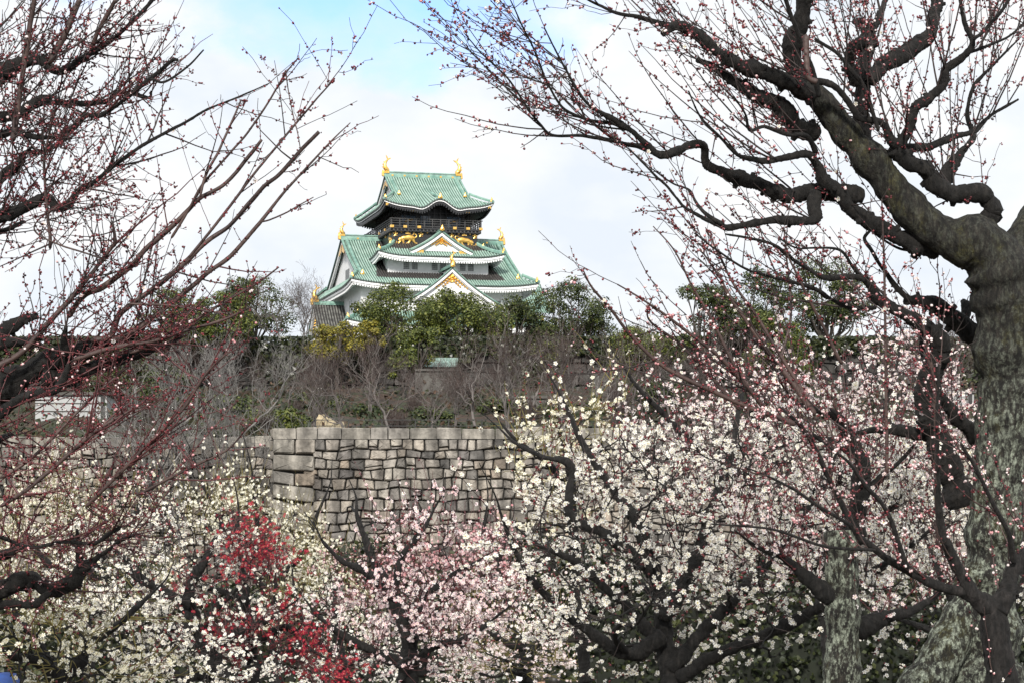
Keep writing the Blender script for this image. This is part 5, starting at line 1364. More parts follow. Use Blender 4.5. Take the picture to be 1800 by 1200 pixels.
plum('plum_tree', (500, 1260, .10), 'tall pale white plum with upright olive shoots before the corner of the stone wall', GW,
     [([(490, 1220, 26), (480, 1100, 24), (470, 1000, 18), (450, 900, 10)], 0, .2), ([(475, 1040, 18), (540, 960, 12), (560, 900, 7)], 0, .2), ([(478, 1060, 16), (400, 940, 11), (360, 860, 6)], 0, .2)],
     36, [(430, 905, 100, 50, .9), (350, 890, 90, 50, .8), (520, 970, 55, 80, .9), (520, 1060, 60, 60, .6), (420, 850, 60, 25, .25), (600, 1080, 60, 90, .5)], (33, 38), 100, 900, M_shoot_olive, M_pcr, .019, 11, True, M_bark, .85, None, seed=8, spikes=240, spike_len=(.3, .8), per=(1, 2))
plum('plum_tree', (150, 1260, .10), 'white plum with yellow-green shoots behind the lowest dark limb at the left', GW,
     [([(160, 1220, 30), (150, 1100, 26), (140, 1000, 18), (120, 900, 10)], 0, .2), ([(150, 1050, 18), (60, 960, 12), (20, 900, 7)], 0, .2), ([(148, 1020, 16), (220, 930, 11), (260, 860, 6)], 0, .2)],
     29, [(110, 900, 130, 70, .8), (60, 1000, 90, 70, .8), (200, 930, 90, 80, .9), (130, 1060, 120, 60, .8), (250, 860, 60, 45, .6), (290, 1020, 50, 50, .5)], (26, 31), 100, 900, M_shoot_olive, M_pcr, .0165, 13, True, M_bark, .7, M_budpink, 3, seed=9, spikes=260, spike_len=(.3, .8), per=(1, 2))
plum('plum_tree', (855, 1290, .07), 'pale rose weeping plum before the wall, right of the pink tree', GW,
     [([(850, 1230, 22), (850, 1100, 18), (848, 1000, 12), (850, 930, 7)], 0, .2), ([(849, 1050, 14), (880, 980, 9), (890, 940, 5)], 0, .2)],
     40, [(840, 960, 50, 40, .8), (870, 1010, 40, 70, .6), (600, 1000, 45, 70, .5), (720, 985, 60, 35, .4)], (38, 42), 60, 950, M_shoot_red, M_prp, .020, 9, True, M_bark, .9, None, seed=10, spikes=130, spike_len=(.4, .9), per=(1, 2))
plum('plum_tree', (880, 1290, .08), 'small-flowered white plum low in the middle, right of the pink tree', GW,
     [([(930, 1220, 26), (920, 1140, 22), (900, 1080, 14), (880, 1020, 8)], 0, .2), ([(922, 1150, 18), (980, 1100, 12), (1010, 1060, 7)], 0, .2), ([(921, 1140, 16), (860, 1110, 11), (820, 1080, 6)], 0, 0)],
     27, [(900, 1090, 90, 70, 1), (840, 1080, 70, 60, .7), (960, 1130, 90, 45, .9), (860, 1160, 90, 30, .9), (900, 1010, 50, 40, .5)], (25, 29), 80, 800, M_shoot_olive, M_pwp, .016, 15, True, M_bark, .5, M_budpink, 3, seed=11, spikes=50)
plum('plum_tree', (620, 1290, .08), 'white plum low in the grove between the crimson and the pink tree', GW,
     [([(600, 1220, 26), (600, 1150, 22), (590, 1090, 14)], 0, .2), ([(600, 1170, 18), (660, 1150, 12), (700, 1170, 7)], 0, .2), ([(599, 1160, 16), (540, 1100, 11), (520, 1040, 6)], 0, 0)],
     31, [(620, 1165, 120, 32, 1), (560, 1090, 60, 70, .7), (800, 1170, 90, 28, .8), (500, 1180, 70, 20, .7), (720, 1080, 160, 60, .35)], (29, 33), 80, 750, M_shoot_dark, M_pw, .0175, 15, True, M_bark, .5, M_budpink, 3, seed=12, spikes=40)
plum('plum_tree', (1790, 1300, .07), 'white plum behind the foot of the mossy trunk in the lower right corner', GW,
     [([(1760, 1230, 40), (1740, 1140, 30), (1680, 1060, 20), (1640, 980, 10)], 0, .2), ([(1745, 1150, 26), (1790, 1050, 18), (1810, 950, 9)], 0, .2), ([(1742, 1140, 22), (1640, 1110, 15), (1560, 1080, 8)], 0, 0)],
     18, [(1780, 1000, 60, 130, 1), (1640, 960, 80, 130, .9), (1600, 1080, 120, 70, .5), (1760, 1140, 70, 60, .35), (1640, 800, 60, 90, .6)], (16.8, 19.5), 60, 480, M_shoot_dark, M_pw, .0165, 16, False, M_bark, .4, M_budred, 4, seed=13, spikes=50)
# ------------------------------------------------------------------ old plum trees framing the view, in bud
def shoots_from(nodes_list, n, field, Lr, K, rb, rt, wig=.02, bend=.15, tmin=0.0, rmax=.06, wfun=None):
    """straight shoots leaving sampled points of traced limbs. field(p)-> preferred direction"""
    P, Rr, T = nodes_list.get(); w = np.where(Rr < rmax, 1.0, .12)
    if wfun is not None: w = w * wfun(P)
    pk = rng.choice(len(P), n, p=w / w.sum()); p0 = P[pk]; t = T[pk]
    d = unit(field(p0) + t * .35 + rng.normal(size=(n, 3)) * np.array([.38, .45, .38]))
    Ln = rng.uniform(*Lr, n) * rng.uniform(.6, 1, n); s = np.linspace(0, 1, K)[None, :, None]
    wv = np.cumsum(rng.normal(size=(n, K, 3)), 1); wv = (wv - wv[:, :1]) * wig
    B = p0[:, None] + d[:, None] * s * Ln[:, None, None] + (np.array([0, 0, 1.]) * bend * Ln[:, None, None]) * s ** 2 + wv * Ln[:, None, None] * s
    r0 = np.minimum(Rr[pk] * .6, rb * np.clip(Ln / np.mean(Lr), .6, 1.4)); q = np.linspace(0, 1, K)[None]
    return B, r0[:, None] * (1 - q) + rt * q
def sidetwigs(B, Rr, n, Lr, K, r_, field=None, ang=.9):
    pk = rng.integers(0, len(B), n); kk = B.shape[1]; t = rng.uniform(.1, .95, n) * (kk - 1.01); i = t.astype(int); f = (t - i)[:, None]
    p0 = B[pk, i] * (1 - f) + B[pk, i + 1] * f; tg = unit(B[pk, i + 1] - B[pk, i])
    d = unit(tg + unit(np.cross(tg, rng.normal(size=(n, 3)))) * ang + (0 if field is None else field(p0) * .3))
    Ln = rng.uniform(*Lr, n); s = np.linspace(0, 1, K)[None, :, None]
    wv = np.cumsum(rng.normal(size=(n, K, 3)), 1) * .05
    P = p0[:, None] + d[:, None] * s * Ln[:, None, None] + (wv - wv[:, :1]) * Ln[:, None, None]
    return P, np.maximum(np.minimum(Rr[pk, i] * .7, r_)[:, None] * (1 - .7 * np.linspace(0, 1, K)[None]), .0009)
def knuckles(mb, pos, tg, rr, size, m=0):
    """short spurs that carry the buds"""
    n = len(pos); d = unit(np.cross(tg, unit(rng.normal(size=(n, 3)))) + tg * .5)
    P = np.stack([pos, pos + d * size[:, None] * .5, pos + d * size[:, None]], 1)
    tubes(mb, P, np.repeat(np.array([[.0016, .0013, .0010]]), n, 0), 4, m)
    return P[:, 2], d

# ---- right tree
rng = np.random.default_rng(77)
YR = 12.0
o_r = np.array([W(1700, 1200, YR)[0], YR, float(zground(YR)) - .05])
right = empty('old_plum_tree', o_r); tag(right, 'big old plum tree in red bud, its mossy lichened trunk at the right edge', 'plum tree')
def LR(lst): return [(P - o_r, r_) for P, r_ in lst]
trunk = LR([limb([(1730, 1330, 170), (1732, 1200, 144), (1738, 1100, 112), (1745, 1000, 98), (1752, 900, 92), (1760, 800, 94), (1766, 700, 99), (1769, 620, 104), (1768, 560, 108), (1764, 510, 112), (1750, 462, 104), (1716, 432, 84), (1660, 416, 70), (1615, 385, 64), (1575, 338, 60), (1545, 300, 58), (1505, 255, 54), (1470, 215, 46), (1440, 178, 41), (1412, 150, 36)], YR, 0, -.3, .012, .02),
            limb([(1740, 960, 60), (1712, 1060, 70), (1668, 1140, 74), (1615, 1230, 84), (1570, 1320, 90)], YR, 0, -.25),
            limb([(1775, 510, 70), (1793, 450, 58), (1815, 400, 60), (1850, 330, 50)], YR, 0, .3)])
dark = LR([
    limb([(1412, 150, 40), (1395, 100, 36), (1410, 50, 34), (1418, 0, 32), (1425, -60, 28)], YR, -.3, -.5),
    limb([(1425, 165, 34), (1397, 155, 32), (1347, 133, 30), (1300, 113, 26), (1260, 85, 25), (1223, 57, 26), (1190, 45, 18), (1165, 60, 12)], YR, -.3, -.7),
    limb([(1210, 50, 14), (1160, 40, 11), (1120, 28, 9), (1080, 20, 7), (1037, 0, 5), (1000, -25, 4)], YR, -.6, -.8),
    limb([(1440, 235, 40), (1399, 222, 36), (1372, 185, 32), (1333, 168, 26), (1300, 143, 22), (1262, 118, 15), (1225, 105, 9)], YR, -.2, -.5),
    limb([(1520, 345, 40), (1475, 338, 36), (1430, 335, 34), (1390, 345, 28), (1345, 327, 27), (1300, 311, 27), (1260, 297, 26), (1243, 283, 22), (1238, 255, 20), (1212, 256, 18), (1196, 264, 17), (1160, 274, 15), (1133, 254, 13), (1110, 233, 11), (1077, 210, 10), (1047, 193, 7), (1027, 177, 6), (1007, 147, 5), (980, 97, 4), (957, 50, 3)], YR, -.2, -.9),
    limb([(1155, 270, 12), (1125, 258, 10), (1097, 253, 9), (1060, 243, 8), (1020, 238, 7), (973, 237, 6), (950, 217, 5), (927, 187, 4.5), (900, 147, 4), (880, 125, 3.5), (843, 90, 3), (817, 60, 2)], YR, -.5, -.9),
    limb([(1100, 230, 9), (1083, 220, 8), (1040, 213, 6.5), (1000, 197, 6), (980, 177, 5), (960, 140, 4.5), (940, 90, 4), (917, 43, 3.5), (897, 0, 2.5)], YR, -.6, -1.0),
    limb([(1436, 335, 26), (1433, 363, 24), (1434, 385, 22), (1400, 388, 20), (1360, 387, 17), (1310, 395, 15), (1283, 400, 13), (1262, 394, 10), (1220, 373, 7), (1200, 360, 6), (1173, 327, 5), (1150, 307, 4.5), (1107, 263, 3), (1075, 245, 2)], YR, -.3, -.8),
    limb([(1273, 394, 10), (1240, 373, 8), (1222, 353, 6), (1210, 333, 5), (1182, 322, 4), (1150, 300, 3)], YR, -.6, -.4),
    limb([(1650, 440, 46), (1600, 425, 36), (1567, 412, 32), (1522, 385, 30), (1490, 362, 28), (1476, 340, 27), (1445, 312, 26), (1433, 285, 20), (1418, 270, 16), (1385, 275, 14), (1345, 284, 12), (1310, 278, 10), (1293, 270, 8), (1267, 243, 6), (1232, 207, 4), (1210, 160, 3)], YR, -.1, -.7),
    limb([(1435, 270, 12), (1416, 238, 10), (1385, 235, 9), (1345, 222, 8), (1318, 228, 7), (1310, 200, 5), (1290, 170, 3.5)], YR, -.4, -.9),
    limb([(1525, 270, 40), (1515, 227, 34), (1517, 170, 30), (1523, 127, 30), (1526, 71, 34), (1515, 45, 22), (1500, 38, 10)], YR, 0, .2),
    limb([(1522, 140, 32), (1555, 113, 32), (1583, 95, 31), (1612, 76, 30), (1634, 54, 28), (1643, 23, 25), (1650, -20, 24)], YR, 0, .4),
    limb([(1512, 150, 26), (1490, 120, 24), (1500, 88, 26), (1525, 70, 24)], YR, 0, -.2), limb([(1528, 60, 16), (1548, 30, 13), (1560, 0, 11), (1566, -30, 9)], YR, .1, .4),
    limb([(1700, 420, 50), (1728, 392, 42), (1742, 362, 38), (1722, 338, 36), (1692, 336, 34), (1665, 338, 34), (1640, 322, 36), (1618, 298, 34), (1592, 274, 32), (1570, 262, 30)], YR, -.1, -.3),
    limb([(1580, 262, 24), (1597, 232, 22), (1609, 193, 21), (1634, 173, 19), (1660, 150, 18), (1665, 122, 15), (1682, 110, 14), (1702, 93, 13), (1711, 71, 12), (1697, 42, 9), (1690, 10, 7), (1684, -20, 6)], YR, -.3, -.5),
    limb([(1585, 262, 20), (1626, 261, 16), (1668, 246, 14), (1711, 232, 11), (1740, 205, 7), (1790, 175, 4)], YR, -.2, .2),
    limb([(1582, 258, 20), (1563, 244, 17), (1548, 217, 14), (1512, 207, 12), (1495, 190, 13), (1476, 165, 13), (1453, 150, 13), (1427, 143, 11)], YR, -.3, -.5),
    limb([(1654, 332, 30), (1660, 305, 26), (1685, 266, 16), (1708, 240, 12), (1700, 200, 9), (1712, 150, 7), (1750, 110, 5), (1790, 70, 3)], YR, -.1, .2),
    limb([(1545, 232, 9), (1520, 160, 9), (1500, 130, 9), (1470, 95, 8), (1432, 68, 6)], YR, -.4, -.5),
    limb([(1440, 170, 12), (1428, 120, 11), (1412, 85, 11), (1398, 45, 10), (1382, 0, 9), (1370, -40, 8)], YR, -.6, -.9),
    limb([(1711, 71, 10), (1730, 55, 9), (1760, 20, 7), (1780, -10, 6)], YR, -.5, -.4), limb([(1700, 95, 8), (1740, 78, 7), (1775, 62, 5), (1810, 30, 4)], YR, -.4, -.3),
    limb([(1720, 600, 40), (1677, 568, 36), (1647, 540, 30), (1617, 528, 26), (1592, 530, 18)], YR, .3, .1),
    limb([(1690, 890, 60), (1660, 800, 54), (1640, 740, 52), (1632, 690, 50), (1648, 620, 46), (1645, 595, 36), (1617, 575, 28), (1593, 560, 24), (1560, 543, 22), (1538, 524, 20), (1527, 500, 15), (1500, 490, 12), (1450, 490, 10), (1413, 470, 8), (1387, 453, 7), (1357, 430, 6), (1310, 418, 5), (1275, 412, 3)], YR, .2, -.6),
    limb([(1540, 542, 12), (1493, 541, 10), (1453, 523, 9), (1427, 507, 8), (1340, 483, 6), (1310, 473, 5), (1260, 440, 4), (1220, 410, 2.5)], YR, 0, -.8),
    limb([(1527, 500, 8), (1500, 470, 7), (1478, 440, 6), (1440, 437, 5), (1400, 437, 4), (1370, 420, 3)], YR, 0, -.5),
    limb([(1600, 530, 14), (1570, 500, 12), (1548, 470, 10), (1530, 440, 9), (1518, 420, 8), (1530, 405, 6)], YR, .1, 0), limb([(1650, 445, 8), (1590, 438, 6), (1560, 425, 5), (1530, 405, 4)], YR, -.1, -.2),
    limb([(1640, 640, 26), (1628, 600, 18), (1640, 572, 12)], YR, .1, 0), limb([(1690, 575, 24), (1702, 548, 22), (1694, 530, 16)], YR, .3, .4),
    limb([(1635, 770, 30), (1590, 755, 22), (1540, 752, 14), (1500, 760, 8)], YR, .2, .1), limb([(1720, 770, 34), (1690, 740, 26), (1650, 690, 16)], YR, .3, .1),
])
# bark on two meshes (mossy trunk and black limbs), shoots, buds, blossoms
dark = [(P, r_ * .86) for P, r_ in dark]
nodes = Nodes(); nb_ = Nodes(); mb = MB(); put_limbs(mb, nodes, trunk, 16, .06); mb.build('trunk', M_lich, right)
mb = MB(); put_limbs(mb, nb_, dark, 10, .13)
# burrs and broken spurs on the limbs
P, Rr, T = nb_.get(); pk = rng.choice(np.where(Rr > .022)[0], 90)
n_ = unit(np.cross(T[pk], unit(rng.normal(size=(90, 3))))); e_ = P[pk] + n_ * (Rr[pk] * 1.5)[:, None]
tubes(mb, np.stack([P[pk], P[pk] + n_ * (Rr[pk] * .8)[:, None], e_], 1), np.stack([Rr[pk] * .6, Rr[pk] * .5, Rr[pk] * .3], 1), 7, 0, True, True, .15)
mb.build('limbs', M_moss, right)
cen = W(1640, 420, YR) - o_r
def fieldR(p):
    d = p - cen; f = np.stack([d[:, 0] * .55 - .12, rng.normal(size=len(p)) * .3, .35 + .15 * d[:, 2] + .5 * (p[:, 0] > cen[0])], -1); return unit(f)
longs = LR([limb(q, YR, a, b, .006) for q, a, b in [
    ([(1433, 730, 14), (1387, 663, 11), (1343, 607, 9), (1280, 517, 7), (1267, 490, 5), (1230, 437, 3)], -.5, -.6), ([(1400, 745, 12), (1330, 720, 10), (1260, 690, 9), (1170, 645, 7.5), (1110, 590, 6), (1075, 545, 5), (1040, 505, 4), (1025, 475, 2.5)], -.6, -1.0),
    ([(1343, 717, 9), (1310, 677, 8), (1260, 623, 7), (1200, 577, 5.5), (1150, 540, 4), (1085, 500, 2.5)], -.6, -.9), ([(1330, 700, 8), (1290, 640, 7), (1250, 560, 6), (1215, 500, 4.5), (1185, 440, 3), (1148, 398, 2)], -.6, -.8),
    ([(1420, 700, 9), (1370, 620, 7), (1330, 555, 6), (1290, 500, 5), (1262, 445, 4), (1240, 400, 2)], -.5, -.6), ([(1300, 720, 7), (1240, 650, 6), (1190, 600, 5), (1140, 560, 3.5), (1148, 520, 2)], -.6, -.8),
    ([(1560, 830, 7), (1558, 700, 6), (1556, 560, 5), (1553, 440, 4), (1550, 350, 2.5)], -.6, -.8), ([(1480, 640, 8), (1440, 560, 6), (1410, 500, 5), (1380, 440, 3)], -.4, -.6),
    ([(1650, 960, 10), (1646, 860, 9), (1645, 760, 8), (1640, 660, 6), (1620, 560, 4)], -.8, -1.1), ([(1415, 60, 11), (1420, 130, 10), (1436, 145, 9)], -.8, -.8), ([(1370, 640, 6), (1390, 560, 5), (1385, 480, 4), (1378, 400, 2.5)], -.3, -.2)]])
mb = MB(); put_limbs(mb, nb_, longs, 6, .03); mb.build('long_shoots', M_shoot, right)
def wup(P): return np.where(P[:, 2] > W(0, 330, YR)[2] - o_r[2], 2.4, .7)
B1, R1 = shoots_from(nb_, 300, fieldR, (.25, .95), 9, .0042, .0012, .016, .22, wfun=wup)
B2, R2 = sidetwigs(B1, R1, 700, (.05, .24), 6, .0020)
B3, R3 = shoots_from(nb_, 520, lambda p: unit(rng.normal(size=p.shape) + np.array([0, 0, .4])), (.05, .28), 6, .003, .001, .03, .1)
mb = MB(); tubes(mb, B1, R1, 5); tubes(mb, B2, R2, 4); tubes(mb, B3, R3, 4)
bd = MB(); bp = MB(); fl_ = MB()
zlow = W(0, 520, YR)[2] - o_r[2]
for Bq, Rq, dn in ((B1, R1, 26), (B2, R2, 34), (B3, R3, 26)):
    pos, tg, rr = along(Bq, Rq, dn, .12); tip, d = knuckles(mb, pos, tg, rr, rng.uniform(.004, .014, len(pos)))
    low = rng.random(len(pos)) < np.where(tip[:, 2] < zlow, .30, .12)
    buds(bd, tip[~low], d[~low], np.zeros((~low).sum()), .0052, (1, 2)); buds(bp, tip[low], d[low], np.zeros(low.sum()), .0066, (1, 2))
    f = rng.random(len(pos)) < np.where(tip[:, 2] < zlow, .030, .010); flowers(fl_, tip[f], d[f], np.zeros(f.sum()), .0125, False, (1, 1))
mb.build('twigs', M_shoot_dark, right)
for lg in longs:
    pos, tg, rr = along(lg[0][None], lg[1][None], 46, .15); h = rng.random(len(pos)) < .22
    buds(bd, pos[~h], tg[~h], rr[~h], .0055, (1, 3)); buds(bp, pos[h], tg[h], rr[h], .0068, (1, 2))
    f = rng.random(len(pos)) < .05; flowers(fl_, pos[f], tg[f], rr[f], .0125, False, (1, 2))
bd.build('buds', M_budred, right); bp.build('opening_buds', M_budpink, right); fl_.build('blossom', [M_pw, M_centre, M_calyx], right)

# ---- nearer branch fork reaching in front of the trunk, and the lichened stub trunk
rng = np.random.default_rng(78)
YN = 10.2
o_n = np.array([W(1760, 1200, YN)[0], YN, float(zground(YN)) - .05])
near = empty('plum_tree', o_n); tag(near, 'dark forked plum stem with brown budding branches crossing before the mossy trunk', 'plum tree', GW)
LN = [limb(q, YN, a, b, .008) for q, a, b in [
    ([(1775, 1420, 64), (1768, 1300, 58), (1760, 1180, 52), (1750, 1110, 46), (1742, 1055, 36)], 0, 0), ([(1745, 1075, 40), (1715, 1050, 28), (1690, 1010, 22), (1671, 967, 18), (1656, 925, 14), (1650, 887, 10), (1648, 800, 8), (1646, 742, 6.5), (1650, 640, 4)], 0, -.2),
    ([(1742, 1065, 30), (1700, 1042, 20), (1667, 1033, 17), (1630, 1020, 16), (1596, 1000, 15), (1565, 985, 14), (1542, 967, 13), (1515, 945, 12), (1500, 925, 11), (1475, 875, 10), (1452, 830, 8.5), (1433, 787, 8), (1405, 745, 7), (1370, 715, 4)], 0, -.4),
    ([(1750, 1080, 42), (1770, 1040, 30), (1783, 1000, 24), (1805, 975, 20), (1850, 950, 16)], 0, .1), ([(1596, 1000, 10), (1560, 900, 8), (1520, 850, 7), (1490, 810, 5), (1440, 770, 3)], -.2, -.5),
    ([(1783, 990, 12), (1775, 940, 10), (1750, 890, 8), (1720, 830, 7), (1690, 780, 5)], 0, -.3), ([(1500, 925, 7), (1440, 890, 6), (1380, 850, 5), (1310, 820, 3)], -.3, -.5), ([(1540, 967, 7), (1450, 960, 6), (1360, 930, 5), (1250, 920, 3)], -.3, -.5)]]
LN = [(P - o_n, r_) for P, r_ in LN]
nn = Nodes(); mb = MB(); put_limbs(mb, nn, LN, 9, .06); mb.build('trunk', M_bark_g, near)
B1, R1 = shoots_from(nn, 85, lambda p: unit(np.stack([-.5 + rng.normal(size=len(p)) * .5, rng.normal(size=len(p)) * .3, np.full(len(p), .7)], -1)), (.15, .6), 8, .003, .001, .02, .2)
B2, R2 = sidetwigs(B1, R1, 260, (.04, .16), 5, .0018)
mb = MB(); tubes(mb, B1, R1, 5); tubes(mb, B2, R2, 4); bd = MB(); bp = MB(); fl_ = MB()
for Bq, Rq, dn in ((B1, R1, 34), (B2, R2, 40)):
    pos, tg, rr = along(Bq, Rq, dn, .1); low = rng.random(len(pos)) < .3
    buds(bd, pos[~low], tg[~low], rr[~low], .0046, (1, 2)); buds(bp, pos[low], tg[low], rr[low], .0056, (1, 3))
    f = rng.random(len(pos)) < .03; flowers(fl_, pos[f], tg[f], rr[f], .0115, False, (1, 1))
mb.build('twigs', M_shoot, near); bd.build('buds', M_budred, near); bp.build('opening_buds', M_budpink, near); fl_.build('blossom', [M_pwp, M_centre, M_calyx], near)

YS = 12.8
o_s = np.array([W(1480, 1200, YS)[0], YS, float(zground(YS)) - .05])
stub = empty('plum_tree', o_s); tag(stub, 'lopped plum trunk with flat cut top and green lichen, left of the mossy trunk', 'plum tree', GW)
mb = MB(); put_limbs(mb, Nodes(), [(P - o_s, r_) for P, r_ in [limb([(1480, 1420, 74), (1480, 1300, 68), (1481, 1180, 64), (1483, 1080, 60), (1481, 1000, 58), (1478, 932, 52)], YS, 0, 0, .004)]], 16, .06); mb.build('trunk', M_lich, stub)
ns_ = Nodes(); mb = MB(); put_limbs(mb, ns_, [(P - o_s, r_) for P, r_ in [
    limb([(1500, 960, 44), (1512, 900, 36), (1519, 845, 33), (1520, 812, 30), (1500, 790, 22), (1475, 777, 16), (1440, 770, 9), (1405, 750, 3)], YS, 0, -.1), limb([(1484, 1060, 36), (1440, 1035, 28), (1405, 1000, 22), (1370, 975, 14), (1330, 960, 7), (1290, 930, 2)], YS, 0, -.2),
    limb([(1500, 1110, 34), (1560, 1080, 24), (1610, 1065, 14), (1650, 1040, 7), (1690, 1000, 2)], YS, 0, .2), limb([(1517, 820, 26), (1480, 740, 18), (1440, 720, 12), (1400, 705, 6), (1370, 670, 2)], YS, 0, -.2), limb([(1515, 870, 18), (1560, 830, 10), (1600, 790, 6), (1625, 750, 2)], YS, 0, 0)]], 10, .12); mb.build('limbs', M_bark, stub)
B1, R1 = shoots_from(ns_, 130, lambda p: unit(np.stack([rng.normal(size=len(p)) * .6, rng.normal(size=len(p)) * .3, np.full(len(p), .8)], -1)), (.15, .6), 8, .003, .001, .02, .2)
mb = MB(); tubes(mb, B1, R1, 5); mb.build('twigs', M_shoot_red, stub); bd = MB(); fl_ = MB()
pos, tg, rr = along(B1, R1, 26, .1); buds(bd, pos, tg, rr, .005, (1, 2)); bd.build('buds', M_budred, stub)
pos, tg, rr = along(B1, R1, 12, .1); flowers(fl_, pos, tg, rr, .013, False, (1, 2)); fl_.build('blossom', [M_pwp, M_centre, M_calyx], stub)

# ---- left tree
rng = np.random.default_rng(79)
YL = 10.5
o_l = np.array([W(-170, 1200, YL)[0], YL, float(zground(YL)) - .05])
left = empty('old_plum_tree', o_l); tag(left, 'old budding plum tree with black limbs and long brown shoots, at the left edge', 'plum tree')
def mk(lst): return [(P - o_l, r_) for P, r_ in [limb(q, YL, a, b, .009) for q, a, b in lst]]
LB = mk([
    ([(-170, 1330, 150), (-170, 1150, 130), (-160, 980, 120), (-130, 850, 110), (-90, 760, 90), (-40, 715, 72), (0, 690, 60), (30, 668, 54), (55, 655, 50), (92, 636, 44), (147, 617, 34), (176, 605, 28), (216, 598, 24), (240, 582, 19), (253, 570, 12)], 0, -.3),
    ([(70, 660, 44), (110, 662, 36), (147, 650, 30), (205, 632, 24), (230, 622, 23), (257, 616, 20), (293, 606, 14), (320, 590, 7)], -.2, -.1), ([(-60, 780, 50), (0, 722, 26), (44, 694, 20), (99, 680, 16), (122, 640, 9)], -.3, -.4),
    ([(-160, 900, 80), (-120, 700, 70), (-80, 500, 56), (-50, 350, 48), (-30, 200, 40), (-20, 60, 30), (-30, -60, 24)], 0, .2),
    ([(-70, 440, 40), (-30, 400, 28), (0, 381, 25), (37, 368, 22), (81, 349, 20), (99, 367, 17), (121, 363, 13), (139, 334, 10), (161, 323, 9), (205, 290, 8), (257, 253, 7), (330, 213, 5.5), (367, 191, 4.5), (422, 169, 3.5), (473, 147, 2)], 0, -.3),
    ([(-40, 245, 24), (0, 236, 17), (26, 231, 15), (73, 242, 11), (117, 235, 10), (147, 206, 11), (176, 203, 9), (220, 176, 8), (264, 139, 8), (301, 107, 8), (312, 106, 6)], .1, -.2), ([(264, 140, 6), (290, 145, 5), (330, 118, 4), (358, 88, 3)], -.2, -.3),
    ([(-35, 160, 36), (0, 128, 34), (37, 108, 26), (73, 106, 22), (110, 126, 17), (147, 103, 13), (183, 81, 10), (220, 51, 9), (257, 15, 8), (280, -20, 7)], .1, -.1), ([(-30, 210, 30), (22, 205, 30), (55, 187, 26), (84, 180, 20), (121, 184, 12), (183, 181, 10), (205, 164, 9), (235, 165, 8), (262, 172, 6), (266, 160, 4)], .1, 0),
    ([(-50, 350, 30), (0, 315, 20), (29, 290, 16), (44, 268, 10), (80, 266, 8), (121, 240, 6)], .1, .1), ([(-60, 420, 24), (0, 408, 12), (28, 396, 9), (44, 390, 5)], .1, .2), ([(-90, 620, 40), (-30, 600, 30), (0, 587, 26), (44, 562, 17), (66, 556, 12)], 0, .1), ([(-80, 640, 34), (0, 603, 20), (50, 598, 16), (75, 590, 10)], 0, -.1),
    ([(115, 625, 22), (112, 600, 15), (116, 575, 8)], -.3, -.4), ([(-165, 1100, 80), (-100, 1060, 56), (-40, 1045, 42), (0, 1032, 36), (54, 1018, 32), (92, 1036, 30), (126, 1018, 29), (144, 995, 26), (162, 985, 15), (176, 975, 10)], .2, .1),
    ([(142, 1000, 18), (138, 955, 11), (135, 930, 6)], .1, 0), ([(-60, 990, 40), (0, 974, 22), (40, 959, 16)], .1, .2), ([(-30, 930, 12), (0, 942, 9), (54, 960, 8), (108, 952, 8), (162, 956, 8), (190, 940, 9), (212, 925, 7)], -.1, -.3), ([(176, 975, 10), (210, 950, 8), (240, 938, 6)], .1, 0), ([(-40, 780, 20), (0, 770, 14), (20, 762, 7)], 0, .2), ([(92, 1040, 14), (60, 1062, 18), (20, 1060, 16), (-20, 1070, 14)], .1, .2)])
